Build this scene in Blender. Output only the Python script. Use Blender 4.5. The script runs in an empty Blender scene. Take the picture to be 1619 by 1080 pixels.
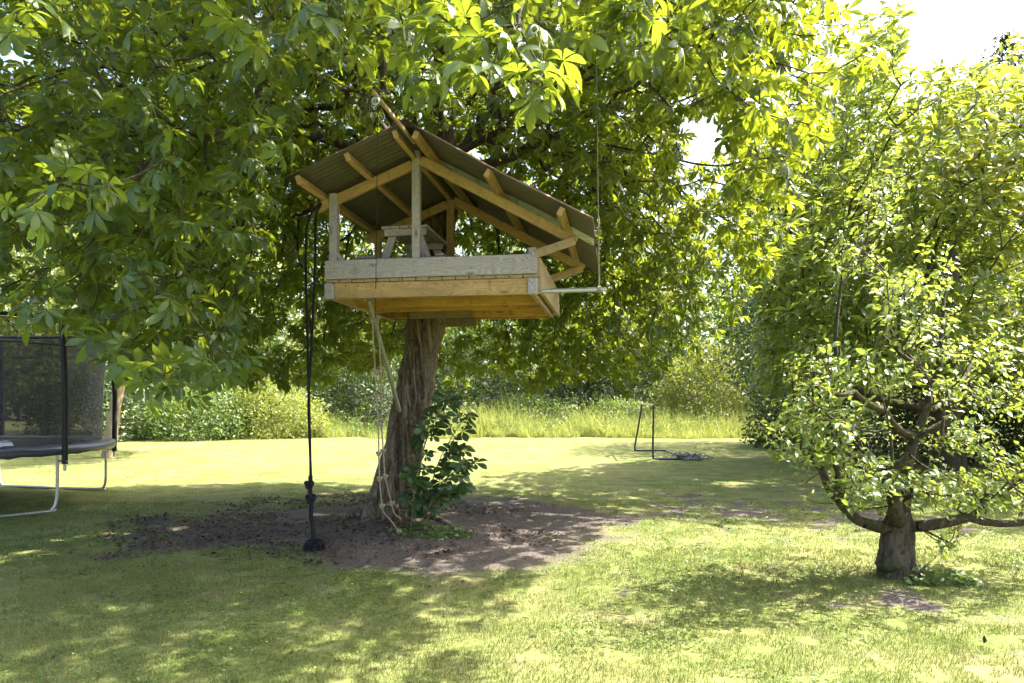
import bpy, bmesh, math, random
import numpy as np
from mathutils import Vector, Matrix

# ------------------------------------------------------------------ camera, world, sun, exposure
scene = bpy.context.scene
COL = scene.collection
H_CAM = 1.65
FPX = 1079.0            # focal length in photograph pixels (24 mm on 36 mm)
CX, HY = 809.5, 632.0   # principal column, horizon row

cam_d = bpy.data.cameras.new("camera")
cam_d.lens = 24.0; cam_d.sensor_width = 36.0
cam_d.shift_y = (HY - 540.0) / 1619.0
cam_d.clip_start = 0.05; cam_d.clip_end = 1500.0
cam = bpy.data.objects.new("camera", cam_d); COL.objects.link(cam)
cam.location = (0, 0, H_CAM); cam.rotation_euler = (math.radians(90), 0, 0)
scene.camera = cam

SUN = Vector((0.73, 0.26, 1.02)).normalized()
world = bpy.data.worlds.new("World"); scene.world = world; world.use_nodes = True
wn = world.node_tree.nodes; wl = world.node_tree.links
for n in list(wn): wn.remove(n)
sky_n = wn.new('ShaderNodeTexSky'); sky_n.sky_type = 'NISHITA'; sky_n.sun_disc = False
sky_n.sun_elevation = math.asin(SUN.z); sky_n.sun_rotation = math.atan2(SUN.x, SUN.y)
sky_n.air_density = 1.0; sky_n.dust_density = 5.0; sky_n.ozone_density = 1.0
bg = wn.new('ShaderNodeBackground'); bg.inputs[1].default_value = 0.15
wo = wn.new('ShaderNodeOutputWorld')
wl.new(sky_n.outputs[0], bg.inputs[0]); wl.new(bg.outputs[0], wo.inputs[0])

sun_d = bpy.data.lights.new("sun", 'SUN'); sun_d.energy = 5.0; sun_d.angle = math.radians(0.53)
sun_d.color = (1.0, 0.945, 0.83)
sun = bpy.data.objects.new("sun", sun_d); COL.objects.link(sun)
sun.rotation_euler = SUN.to_track_quat('Z', 'Y').to_euler(); sun.location = (20, 8, 30)

scene.view_settings.view_transform = 'Standard'; scene.view_settings.look = 'None'
scene.view_settings.gamma = 1.0; scene.view_settings.use_curve_mapping = False
scene.view_settings.exposure = 2.32
scene.render.engine = 'CYCLES'
cy = scene.cycles
cy.use_denoising = True
cy.max_bounces = 6; cy.diffuse_bounces = 3; cy.glossy_bounces = 1; cy.transmission_bounces = 4; cy.transparent_max_bounces = 8
cy.use_adaptive_sampling = True; cy.adaptive_threshold = 0.03
cy.caustics_reflective = False; cy.caustics_refractive = False
cy.sample_clamp_indirect = 8.0

rng = np.random.default_rng(7)
random.seed(7)

def P(px, py, Y):
    """a place given by where it stands in the photograph and how far away it is"""
    return Vector(((px - CX) / FPX * Y, Y, H_CAM - (py - HY) / FPX * Y))
def PG(px, py):
    Y = H_CAM * FPX / (py - HY)
    return Vector(((px - CX) / FPX * Y, Y, 0.0))

# ------------------------------------------------------------------ noise
def _hash(ix, iy, iz, seed):
    h = (ix * 374761393 + iy * 668265263 + iz * 1274126177 + seed * 974634777) & 0xFFFFFFFF
    h = ((h ^ (h >> 13)) * 1274126177) & 0xFFFFFFFF
    return ((h ^ (h >> 16)) & 0xFFFF) / 65535.0
def vnoise(p, seed=0):
    p = np.asarray(p, dtype=np.float64)
    i = np.floor(p).astype(np.int64); f = p - i; f = f * f * (3 - 2 * f)
    out = 0
    for dx in (0, 1):
        for dy in (0, 1):
            for dz in (0, 1):
                w = (f[:, 0] if dx else 1 - f[:, 0]) * (f[:, 1] if dy else 1 - f[:, 1]) * (f[:, 2] if dz else 1 - f[:, 2])
                out = out + w * _hash(i[:, 0] + dx, i[:, 1] + dy, i[:, 2] + dz, seed)
    return out
def fbm(p, octv=4, seed=0):
    p = np.asarray(p, dtype=np.float64); a = 0.5; s = 0; t = 0
    for k in range(octv):
        s = s + a * vnoise(p * (2 ** k), seed + k); t += a; a *= 0.5
    return s / t
def xy0(x, y): return np.stack([x, y, np.zeros_like(x)], 1)
def sstep(a, b, x):
    t = np.clip((x - a) / (b - a), 0, 1); return t * t * (3 - 2 * t)

TRUNK_BASE = (-1.52, 8.85)
def ground_h(x, y):
    x = np.asarray(x, float); y = np.asarray(y, float)
    r2 = (x - TRUNK_BASE[0]) ** 2 + (y - TRUNK_BASE[1]) ** 2
    near = np.clip(1 - np.hypot(x, y - 8) / 60, 0, 1)
    return 0.16 * np.exp(-r2 / 1.35) + near * 0.05 * (fbm(xy0(x * 0.35, y * 0.35), 3, 5) - 0.5)
def gz(x, y): return float(ground_h(np.array([x]), np.array([y]))[0])

def soil_mask(x, y):
    x = np.asarray(x, float); y = np.asarray(y, float)
    w1 = fbm(xy0(x * 0.7, y * 0.7), 4, 11) - 0.5
    w2 = fbm(xy0(x * 3.1, y * 3.1), 4, 21) - 0.5
    d = np.hypot((x + 1.8) / 3.9, (y - 9.4) / 3.1)
    m = 1.12 - d + w1 * 0.8 + w2 * 0.65
    # the open strip in front of the trunk
    d2 = np.hypot((x + 0.85) / 2.25, (y - 7.55) / 1.45)
    m = np.maximum(m, 1.15 - d2 + w1 * 0.5 + w2 * 0.3)
    # thin grass towards the fruit tree
    d3 = np.hypot((x - 3.7) / 1.9, (y - 10.2) / 2.0)
    m = np.maximum(m, 0.45 - d3 * 0.42 + w1 * 0.7 + w2 * 2.0)
    d4 = np.hypot((x - 4.2) / 1.1, (y - 5.35) / 0.8)
    m = np.maximum(m, 0.62 - d4 * 0.5 + w1 * 0.6 + w2 * 2.0)
    m = np.maximum(m, (w1 * 1.5 + w2 * 2.2) - 0.47)
    return np.clip(m * 1.6 - 0.05, 0, 1)

# ------------------------------------------------------------------ object helpers
def tag(o, label=None, cat=None, group=None, kind=None):
    if label: o["label"] = label
    if cat: o["category"] = cat
    if group: o["group"] = group
    if kind: o["kind"] = kind
    return o
def thing(name, loc, label, cat, group=None):
    o = bpy.data.objects.new(name, None); COL.objects.link(o)
    o.location = loc; o.empty_display_size = 0.2
    return tag(o, label, cat, group)
def child(o, parent):
    """keep the child's world placement under a parent that is only translated"""
    o.parent = parent
    if parent.type == 'EMPTY': o.matrix_parent_inverse = Matrix.Translation(-parent.location)
    else: o.matrix_parent_inverse = parent.matrix_basis.inverted()
    return o
def link(name, me, mat=None, parent=None, kind=None):
    o = bpy.data.objects.new(name, me); COL.objects.link(o)
    if mat is not None and not me.materials: me.materials.append(mat)
    if parent is not None: child(o, parent)
    if kind: o["kind"] = kind
    return o
def mesh_np(name, V, F, UV=None, attrs=None, smooth=True):
    """V (n,3), F (m,3 or 4); UV per vertex; attrs: dict of per-vertex floats"""
    V = np.ascontiguousarray(V, dtype=np.float32); F = np.ascontiguousarray(F, dtype=np.int32)
    me = bpy.data.meshes.new(name); k = F.shape[1]
    me.vertices.add(len(V)); me.vertices.foreach_set("co", V.ravel())
    me.loops.add(F.size); me.loops.foreach_set("vertex_index", F.ravel())
    me.polygons.add(len(F))
    me.polygons.foreach_set("loop_start", np.arange(0, F.size, k, dtype=np.int32))
    me.polygons.foreach_set("use_smooth", np.full(len(F), smooth, dtype=bool))
    me.update(calc_edges=True)
    if UV is not None:
        uvl = me.uv_layers.new(name="UVMap")
        uvl.data.foreach_set("uv", np.ascontiguousarray(UV[F.ravel()], dtype=np.float32).ravel())
    for a, val in (attrs or {}).items():
        at = me.attributes.new(a, 'FLOAT', 'POINT')
        at.data.foreach_set("value", np.ascontiguousarray(val, dtype=np.float32))
    return me
class MB:
    def __init__(s): s.v = []; s.f = []; s.n = 0
    def add(s, V, F):
        V = np.asarray(V, float); F = np.asarray(F, int)
        if F.shape[1] == 3: F = np.concatenate([F, F[:, 2:3]], 1)
        s.v.append(V); s.f.append(F + s.n); s.n += len(V)
    def mesh(s, name, smooth=True):
        V = np.concatenate(s.v); F = np.concatenate(s.f)
        me = bpy.data.meshes.new(name)
        me.from_pydata(V.tolist(), [], [tuple(dict.fromkeys(f)) for f in F.tolist()])
        me.polygons.foreach_set("use_smooth", np.full(len(me.polygons), smooth, dtype=bool))
        me.update(); return me
def frame_for(d):
    d = d / (np.linalg.norm(d) + 1e-9)
    a = np.array([0, 0, 1.0]) if abs(d[2]) < 0.9 else np.array([1.0, 0, 0])
    u = np.cross(a, d); u /= np.linalg.norm(u); w = np.cross(d, u); return u, w
def tube(mb, pts, rad, sides=8, caps=True):
    pts = np.asarray([tuple(p) for p in pts], float); n = len(pts)
    rad = np.full(n, rad, float) if np.isscalar(rad) else np.asarray(rad, float)
    T = np.gradient(pts, axis=0); ang = np.linspace(0, 2 * np.pi, sides, endpoint=False)
    u, w = frame_for(T[0]); V = []
    for i in range(n):
        t = T[i] / (np.linalg.norm(T[i]) + 1e-9)
        u = u - t * np.dot(u, t); u /= np.linalg.norm(u) + 1e-9; w = np.cross(t, u)
        V.append(pts[i] + rad[i] * (np.cos(ang)[:, None] * u + np.sin(ang)[:, None] * w))
    V = np.concatenate(V); F = []
    for i in range(n - 1):
        for j in range(sides):
            a = i * sides + j; b = i * sides + (j + 1) % sides
            F.append((a, b, b + sides, a + sides))
    mb.add(V, F)
    if caps:
        for e, i in ((0, 0), (1, n - 1)):
            c = np.arange(i * sides, (i + 1) * sides)
            VV = np.concatenate([V[c], pts[i:i + 1]])
            FF = [((j + 1) % sides, j, sides) if e == 0 else (j, (j + 1) % sides, sides) for j in range(sides)]
            mb.add(VV, FF)
def tube_obj(name, pts, rad, mat, parent=None, sides=8, kind=None):
    mb = MB(); tube(mb, pts, rad, sides); return link(name, mb.mesh(name), mat, parent, kind)
def spline(pts, n=24):
    """Catmull-Rom through the points"""
    p = [np.array(tuple(q), float) for q in pts]; p = [2 * p[0] - p[1]] + p + [2 * p[-1] - p[-2]]
    out = []; m = len(p) - 3
    for k in range(n):
        t = k / (n - 1) * m; i = min(int(t), m - 1); t -= i
        a, b, c, d = p[i:i + 4]
        out.append(0.5 * ((2 * b) + (c - a) * t + (2 * a - 5 * b + 4 * c - d) * t * t + (-a + 3 * b - 3 * c + d) * t ** 3))
    return out
def beam(name, p0, p1, w, h, mat, parent=None, up=(0, 0, 1), bev=0.004, roll=0.0):
    """squared timber from p0 to p1; h along up, w across; its mesh lies along local X"""
    p0 = Vector(p0); p1 = Vector(p1); d = p1 - p0; L = d.length; x = d.normalized()
    z = Vector(up); z = z - x * z.dot(x); z.normalize(); y = z.cross(x)
    bm = bmesh.new(); bmesh.ops.create_cube(bm, size=1.0)
    for v in bm.verts:
        v.co = Vector((v.co.x * L, v.co.y * w, v.co.z * h))
    if bev: bmesh.ops.bevel(bm, geom=list(bm.edges), offset=bev, segments=1, affect='EDGES')
    me = bpy.data.meshes.new(name); bm.to_mesh(me); bm.free()
    o = link(name, me, mat, parent)
    M = Matrix((x, y, z)).transposed().to_4x4(); M.translation = (p0 + p1) / 2
    o.matrix_basis = M @ Matrix.Rotation(roll, 4, 'X')
    return o

# ------------------------------------------------------------------ materials
class NT:
    def __init__(s, name):
        s.m = bpy.data.materials.new(name); s.m.use_nodes = True; s.t = s.m.node_tree
        for n in list(s.t.nodes): s.t.nodes.remove(n)
        s.out = s.n('ShaderNodeOutputMaterial')
    def n(s, typ, **kw):
        nd = s.t.nodes.new(typ)
        for k, v in kw.items(): setattr(nd, k, v)
        return nd
    def put(s, sock, v):
        if hasattr(v, 'is_linked') or isinstance(v, bpy.types.NodeSocket): s.t.links.new(v, sock)
        else: sock.default_value = v
    def math(s, op, a, b=0.0, c=0.0, clamp=False):
        nd = s.n('ShaderNodeMath', operation=op, use_clamp=clamp)
        for i, v in enumerate((a, b, c)): s.put(nd.inputs[i], v)
        return nd.outputs[0]
    def mix(s, f, a, b, blend='MIX'):
        nd = s.n('ShaderNodeMix', data_type='RGBA', blend_type=blend)
        s.put(nd.inputs[0], f); s.put(nd.inputs[6], c4(a)); s.put(nd.inputs[7], c4(b)); return nd.outputs[2]
    def noise(s, vec, scale, detail=4.0, rough=0.55, dist=0.0, out=0):
        nd = s.n('ShaderNodeTexNoise')
        if vec is not None: s.put(nd.inputs['Vector'], vec)
        nd.inputs['Scale'].default_value = scale; nd.inputs['Detail'].default_value = detail
        nd.inputs['Roughness'].default_value = rough; nd.inputs['Distortion'].default_value = dist
        return nd.outputs[out]
    def ramp(s, f, stops):
        nd = s.n('ShaderNodeValToRGB'); s.put(nd.inputs[0], f); el = nd.color_ramp.elements
        while len(el) < len(stops): el.new(0.5)
        for e, (p, c) in zip(el, stops): e.position = p; e.color = c4(c)
        return nd.outputs[0]
    def mapping(s, vec, scale=(1, 1, 1), loc=None):
        nd = s.n('ShaderNodeMapping'); s.put(nd.inputs[0], vec); nd.inputs['Scale'].default_value = scale
        if loc is not None: s.put(nd.inputs['Location'], loc)
        return nd.outputs[0]
    def bump(s, h, strength=0.3, dist=0.01):
        nd = s.n('ShaderNodeBump'); s.put(nd.inputs['Height'], h)
        nd.inputs['Strength'].default_value = strength; nd.inputs['Distance'].default_value = dist; return nd.outputs[0]
    def bsdf(s, col, rough=0.6, normal=None, metal=0.0, spec=0.5):
        nd = s.n('ShaderNodeBsdfPrincipled'); s.put(nd.inputs['Base Color'], c4(col)); s.put(nd.inputs['Roughness'], rough)
        s.put(nd.inputs['Metallic'], metal); nd.inputs['Specular IOR Level'].default_value = spec
        if normal is not None: s.put(nd.inputs['Normal'], normal)
        return nd.outputs[0]
    def done(s, sh): s.t.links.new(sh, s.out.inputs[0]); return s.m
def c4(c):
    if isinstance(c, (tuple, list)) and len(c) == 3: return (*c, 1.0)
    return c

def leaf_mat(name, dark, light, trans, tf=0.42, rough=0.42, veins=9.0, per_object=False, spec=0.45):
    t = NT(name)
    if per_object: r = t.n('ShaderNodeObjectInfo').outputs['Random']
    else: r = t.n('ShaderNodeAttribute', attribute_name='rnd').outputs['Fac']
    col = t.mix(r, dark, light)
    tcol = t.mix(r, tuple(0.72 * c for c in trans), trans)
    nrm = None
    if veins:
        uv = t.n('ShaderNodeUVMap').outputs[0]
        sp = t.n('ShaderNodeSeparateXYZ'); t.put(sp.inputs[0], uv)
        au = t.math('ABSOLUTE', t.math('SUBTRACT', sp.outputs[0], 0.5))
        ph = t.math('SUBTRACT', t.math('MULTIPLY', sp.outputs[1], veins), t.math('MULTIPLY', au, 5.0))
        saw = t.math('ABSOLUTE', t.math('SUBTRACT', t.math('FRACT', ph), 0.5))     # 0.5 on a vein
        side = t.math('MULTIPLY', t.math('SUBTRACT', saw, 0.40), 8.0, clamp=True)
        mid = t.math('SUBTRACT', 1.0, t.math('MULTIPLY', au, 22.0), clamp=True)
        v = t.math('MAXIMUM', t.math('MULTIPLY', side, 0.55), mid)
        col = t.mix(t.math('MULTIPLY', v, 0.45), col, tuple(min(1, c * 1.7 + 0.02) for c in light))
        nrm = t.bump(t.math('MULTIPLY', saw, -1.0), 0.35, 0.004)
    pb = t.bsdf(col, rough, nrm, spec=spec)
    tr = t.n('ShaderNodeBsdfTranslucent'); t.put(tr.inputs[0], c4(tcol))
    mx = t.n('ShaderNodeMixShader'); mx.inputs[0].default_value = tf
    t.t.links.new(pb, mx.inputs[1]); t.t.links.new(tr.outputs[0], mx.inputs[2])
    return t.done(mx.outputs[0])

def wood_mat(name, c1, c2, knot, stain, stain_amt=0.35, rough=0.7):
    t = NT(name)
    tc = t.n('ShaderNodeTexCoord').outputs['Object']
    rnd = t.n('ShaderNodeObjectInfo').outputs['Random']
    off = t.n('ShaderNodeCombineXYZ')
    for i, k in enumerate((37.0, 11.0, 23.0)): t.put(off.inputs[i], t.math('MULTIPLY', rnd, k))
    vec = t.mapping(tc, (1, 1, 1), off.outputs[0])
    # knots bend the grain around them
    vk = t.mapping(vec, (2.6, 8.0, 8.0))
    vor = t.n('ShaderNodeTexVoronoi'); t.put(vor.inputs['Vector'], vk); vor.inputs['Scale'].default_value = 1.0
    kd = vor.outputs['Distance']
    kn = t.math('SUBTRACT', 1.0, t.math('MULTIPLY', kd, 5.5), clamp=True)
    halo = t.math('SUBTRACT', 1.0, t.math('MULTIPLY', kd, 1.8), clamp=True)
    wob = t.noise(t.mapping(vec, (1.3, 5, 5)), 1.0, 3, 0.5)
    sp = t.n('ShaderNodeSeparateXYZ'); t.put(sp.inputs[0], vec)
    ph = t.math('ADD', t.math('MULTIPLY', sp.outputs[2], 26.0), t.math('MULTIPLY', sp.outputs[1], 17.0))
    ph = t.math('ADD', ph, t.math('ADD', t.math('MULTIPLY', wob, 7.0), t.math('MULTIPLY', halo, 3.0)))
    ring = t.math('ABSOLUTE', t.math('SUBTRACT', t.math('FRACT', ph), 0.5))
    fine = t.noise(t.mapping(vec, (4, 130, 130)), 1.0, 3, 0.6)
    g = t.math('ADD', t.math('MULTIPLY', ring, 0.9), t.math('MULTIPLY', fine, 0.75))
    col = t.mix(t.math('SUBTRACT', g, 0.25, clamp=True), c1, c2)
    blot = t.noise(t.mapping(vec, (1.2, 4, 4)), 1.3, 4, 0.6)
    col = t.mix(t.math('MULTIPLY', t.math('SUBTRACT', blot, 0.42, clamp=True), stain_amt * 5, clamp=True), col, stain)
    col = t.mix(t.math('MULTIPLY', rnd, 0.25), col, tuple(c * 0.72 for c in c1))
    col = t.mix(t.math('MULTIPLY', kn, 0.85), col, knot)
    drip = t.noise(t.mapping(vec, (9, 9, 1.2)), 1.5, 4, 0.6)
    col = t.mix(t.math('MULTIPLY', t.math('SUBTRACT', drip, 0.55, clamp=True), 2.4, clamp=True), col, tuple(c * 0.55 for c in stain))
    nrm = t.bump(g, 0.35, 0.004)
    return t.done(t.bsdf(col, rough, nrm, spec=0.3))

def plain_mat(name, col, rough=0.5, metal=0.0, var=0.25, scale=14.0, spec=0.5, bump=0.1):
    t = NT(name); tc = t.n('ShaderNodeTexCoord').outputs['Object']
    nz = t.noise(tc, scale, 4, 0.6)
    c = t.mix(nz, tuple(x * (1 - var) for x in col), tuple(min(1, x * (1 + var)) for x in col))
    return t.done(t.bsdf(c, t.math('ADD', rough - 0.08, t.math('MULTIPLY', nz, 0.16)), t.bump(nz, bump, 0.004), metal, spec))

def bark_mat(name, dark, mid, pale, scale=(9, 9, 2.2), moss=None):
    t = NT(name); tc = t.n('ShaderNodeTexCoord').outputs['Object']
    v = t.mapping(tc, scale)
    n1 = t.noise(v, 1.6, 6, 0.65, 0.8); n2 = t.noise(tc, 38.0, 4, 0.6); n3 = t.noise(tc, 2.2, 3, 0.5)
    f = t.math('ADD', t.math('MULTIPLY', n1, 0.7), t.math('MULTIPLY', n2, 0.3))
    col = t.ramp(f, [(0.33, dark), (0.5, mid), (0.66, pale)])
    crev = t.n('ShaderNodeAttribute', attribute_name='ridge').outputs['Fac']
    col = t.mix(t.math('MULTIPLY', crev, 0.75, clamp=True), col, pale)
    col = t.mix(t.math('MULTIPLY', t.math('SUBTRACT', n3, 0.5, clamp=True), 1.6, clamp=True), col, mid)
    if moss: col = t.mix(t.math('MULTIPLY', t.math('SUBTRACT', t.noise(tc, 3.1, 4, 0.6), 0.47, clamp=True), 4.0, clamp=True), col, moss)
    return t.done(t.bsdf(col, 0.9, t.bump(f, 0.9, 0.035), spec=0.2))

M = {}
M['leaf'] = leaf_mat('chestnut_leaf', (0.024, 0.052, 0.012), (0.062, 0.104, 0.021), (0.38, 0.46, 0.024), 0.42, 0.38)
M['leaf_one'] = leaf_mat('chestnut_leaf_single', (0.026, 0.058, 0.014), (0.064, 0.108, 0.024), (0.38, 0.47, 0.030), 0.40, 0.34, per_object=True)
M['leaf_sucker'] = leaf_mat('sucker_leaf', (0.026, 0.058, 0.018), (0.050, 0.092, 0.022), (0.14, 0.20, 0.02), 0.28, 0.42, per_object=True)
M['leaf_apple'] = leaf_mat('fruit_leaf', (0.075, 0.130, 0.032), (0.155, 0.205, 0.058), (0.36, 0.44, 0.06), 0.36, 0.36, veins=7)
M['leaf_apple_one'] = leaf_mat('fruit_leaf_single', (0.080, 0.135, 0.034), (0.160, 0.210, 0.060), (0.36, 0.44, 0.06), 0.36, 0.34, veins=7, per_object=True)
M['leaf_sweet'] = leaf_mat('sweet_chestnut_leaf', (0.058, 0.100, 0.024), (0.190, 0.225, 0.058), (0.40, 0.49, 0.050), 0.40, 0.40, veins=14)
M['leaf_sweet_one'] = leaf_mat('sweet_chestnut_leaf_single', (0.080, 0.115, 0.024), (0.230, 0.235, 0.055), (0.46, 0.48, 0.045), 0.42, 0.38, veins=14, per_object=True)
M['leaf_mid'] = leaf_mat('mid_green_leaf', (0.040, 0.085, 0.022), (0.095, 0.145, 0.035), (0.28, 0.38, 0.04), 0.38, 0.5, veins=0)
M['leaf_dark'] = leaf_mat('dark_green_leaf', (0.022, 0.044, 0.016), (0.050, 0.082, 0.026), (0.13, 0.19, 0.03), 0.30, 0.42, veins=0)
M['leaf_yellow'] = leaf_mat('yellow_green_leaf', (0.100, 0.145, 0.028), (0.185, 0.215, 0.050), (0.42, 0.46, 0.05), 0.40, 0.5, veins=0)
M['leaf_grey'] = leaf_mat('grey_green_leaf', (0.085, 0.115, 0.060), (0.170, 0.195, 0.105), (0.20, 0.26, 0.09), 0.28, 0.5, veins=0)
M['needle'] = leaf_mat('spruce_needle', (0.040, 0.058, 0.042), (0.080, 0.105, 0.072), (0.06, 0.09, 0.05), 0.18, 0.55, veins=0)
M['grass'] = leaf_mat('lawn_blade', (0.055, 0.093, 0.015), (0.205, 0.214, 0.074), (0.20, 0.25, 0.036), 0.28, 0.6, veins=0, spec=0.25)
M['meadow'] = leaf_mat('meadow_blade', (0.130, 0.185, 0.040), (0.360, 0.365, 0.140), (0.42, 0.46, 0.09), 0.40, 0.6, veins=0, spec=0.2)
M['weed'] = leaf_mat('weed_leaf', (0.060, 0.115, 0.028), (0.120, 0.180, 0.045), (0.26, 0.36, 0.04), 0.35, 0.5, veins=0)
M['litter'] = leaf_mat('dead_leaf', (0.038, 0.026, 0.019), (0.110, 0.075, 0.050), (0.05, 0.03, 0.01), 0.08, 0.8, veins=0, spec=0.15)
M['bark'] = bark_mat('chestnut_bark', (0.012, 0.009, 0.006), (0.088, 0.066, 0.044), (0.250, 0.200, 0.148), (12, 12, 4.0))
M['branch'] = bark_mat('branch_bark', (0.024, 0.019, 0.014), (0.058, 0.047, 0.034), (0.105, 0.088, 0.066), (6, 6, 6))
M['apple_bark'] = bark_mat('fruit_bark', (0.018, 0.015, 0.010), (0.060, 0.048, 0.032), (0.130, 0.106, 0.074), (12, 12, 5), moss=(0.052, 0.056, 0.016))
M['pale_bark'] = bark_mat('pale_bark', (0.110, 0.085, 0.055), (0.240, 0.185, 0.120), (0.340, 0.270, 0.185), (5, 5, 2))
M['larch'] = wood_mat('larch_wood', (0.570, 0.385, 0.185), (0.285, 0.165, 0.068), (0.075, 0.038, 0.018), (0.200, 0.140, 0.090), 0.42)
M['fresh'] = wood_mat('unweathered_larch', (0.600, 0.360, 0.090), (0.330, 0.160, 0.034), (0.070, 0.034, 0.014), (0.160, 0.085, 0.034), 0.55)
M['silver'] = wood_mat('weathered_wood', (0.470, 0.425, 0.475), (0.195, 0.165, 0.180), (0.070, 0.048, 0.040), (0.340, 0.300, 0.350), 0.30, 0.8)
M['tan'] = wood_mat('half_weathered_wood', (0.430, 0.320, 0.215), (0.270, 0.180, 0.110), (0.095, 0.055, 0.030), (0.250, 0.210, 0.190), 0.35, 0.8)
M['old'] = wood_mat('old_plank_wood', (0.240, 0.190, 0.120), (0.110, 0.082, 0.050), (0.045, 0.030, 0.018), (0.120, 0.110, 0.062), 0.45, 0.9)
M['galv'] = plain_mat('galvanised_steel', (0.46, 0.47, 0.47), 0.42, 0.75, 0.22, 30)
M['dull_steel'] = plain_mat('dull_green_steel', (0.30, 0.30, 0.235), 0.55, 0.35, 0.25, 22)
M['black_rope'] = plain_mat('black_rope', (0.013, 0.013, 0.016), 0.85, 0, 0.5, 90, 0.25, 0.6)
M['pale_rope'] = plain_mat('pale_rope', (0.30, 0.245, 0.165), 0.85, 0, 0.3, 120, 0.2, 0.6)
M['cord'] = plain_mat('dark_cord', (0.030, 0.028, 0.026), 0.8, 0, 0.4, 60, 0.3)
M['cable'] = plain_mat('grey_cable', (0.27, 0.27, 0.25), 0.5, 0.5, 0.3, 60)
M['foam'] = plain_mat('black_foam', (0.014, 0.014, 0.018), 0.6, 0, 0.4, 18, 0.4)
M['black_steel'] = plain_mat('black_painted_steel', (0.022, 0.023, 0.034), 0.4, 0.1, 0.3, 20)
M['matt_black'] = plain_mat('jumping_mat', (0.014, 0.014, 0.016), 0.7, 0, 0.3, 30)
M['pad'] = plain_mat('grey_vinyl', (0.062, 0.063, 0.086), 0.38, 0, 0.3, 5, 0.5, 0.5)
M['pad_pale'] = plain_mat('pale_vinyl', (0.52, 0.51, 0.52), 0.45, 0, 0.2, 7, 0.5, 0.5)
M['net_cord'] = plain_mat('grey_net_cord', (0.13, 0.13, 0.14), 0.8, 0, 0.3, 30)
M['turquoise'] = plain_mat('turquoise_cord', (0.16, 0.40, 0.38), 0.7, 0, 0.2, 40)
M['yellow'] = plain_mat('yellow_petal', (0.75, 0.55, 0.03), 0.6, 0, 0.2, 40)
M['fruit'] = plain_mat('green_fruit', (0.130, 0.165, 0.035), 0.6, 0, 0.3, 60)
M['stem'] = plain_mat('green_stem', (0.160, 0.170, 0.060), 0.6, 0, 0.3, 30)

def net_mat():
    t = NT('safety_net'); d = t.bsdf((0.050, 0.047, 0.056), 0.7, None, spec=0.3)
    tr = t.n('ShaderNodeBsdfTransparent'); mx = t.n('ShaderNodeMixShader')
    nz = t.noise(t.n('ShaderNodeTexCoord').outputs['Object'], 1.4, 2, 0.5)
    t.put(mx.inputs[0], t.math('ADD', 0.54, t.math('MULTIPLY', nz, 0.34)))
    t.t.links.new(tr.outputs[0], mx.inputs[1]); t.t.links.new(d, mx.inputs[2]); return t.done(mx.outputs[0])
M['net'] = net_mat()

def roof_mat(name, top_a, top_b, under_a, under_b, pale=0.0):
    """galvanised corrugated iron: rust-red weathered top, dark underside with patches of old paint"""
    t = NT(name); tc = t.n('ShaderNodeTexCoord').outputs['Object']
    geo = t.n('ShaderNodeNewGeometry'); sep = t.n('ShaderNodeSeparateXYZ'); t.put(sep.inputs[0], geo.outputs['True Normal'])
    n1 = t.noise(tc, 3.0, 5, 0.65); n2 = t.noise(t.mapping(tc, (1.5, 26, 26)), 1.0, 3, 0.6)
    top = t.mix(n1, top_a, top_b)
    und = t.mix(t.math('ADD', t.math('MULTIPLY', n1, 0.6), t.math('MULTIPLY', n2, 0.4)), under_a, under_b)
    if pale:
        und = t.mix(t.math('MULTIPLY', t.math('SUBTRACT', t.math('ADD', n2, t.math('MULTIPLY', n1, 0.4)), 0.50, clamp=True), 7.0, clamp=True), und, (0.50, 0.54, 0.53))
    side = t.math('GREATER_THAN', sep.outputs[2], 0.0)
    # True Normal faces the viewer, so tell the sides apart by the object's own normal
    at = t.n('ShaderNodeAttribute', attribute_name='top').outputs['Fac']
    col = t.mix(at, und, top)
    return t.done(t.bsdf(col, 0.62, t.bump(n1, 0.2, 0.004), 0.15, 0.4))
M['roof'] = roof_mat('rusty_corrugated_iron', (0.150, 0.085, 0.075), (0.270, 0.160, 0.140), (0.060, 0.052, 0.042), (0.150, 0.130, 0.104))
M['roof_pale'] = roof_mat('part_painted_corrugated_iron', (0.165, 0.095, 0.085), (0.280, 0.170, 0.150), (0.110, 0.098, 0.082), (0.260, 0.245, 0.215), 1.0)

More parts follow.
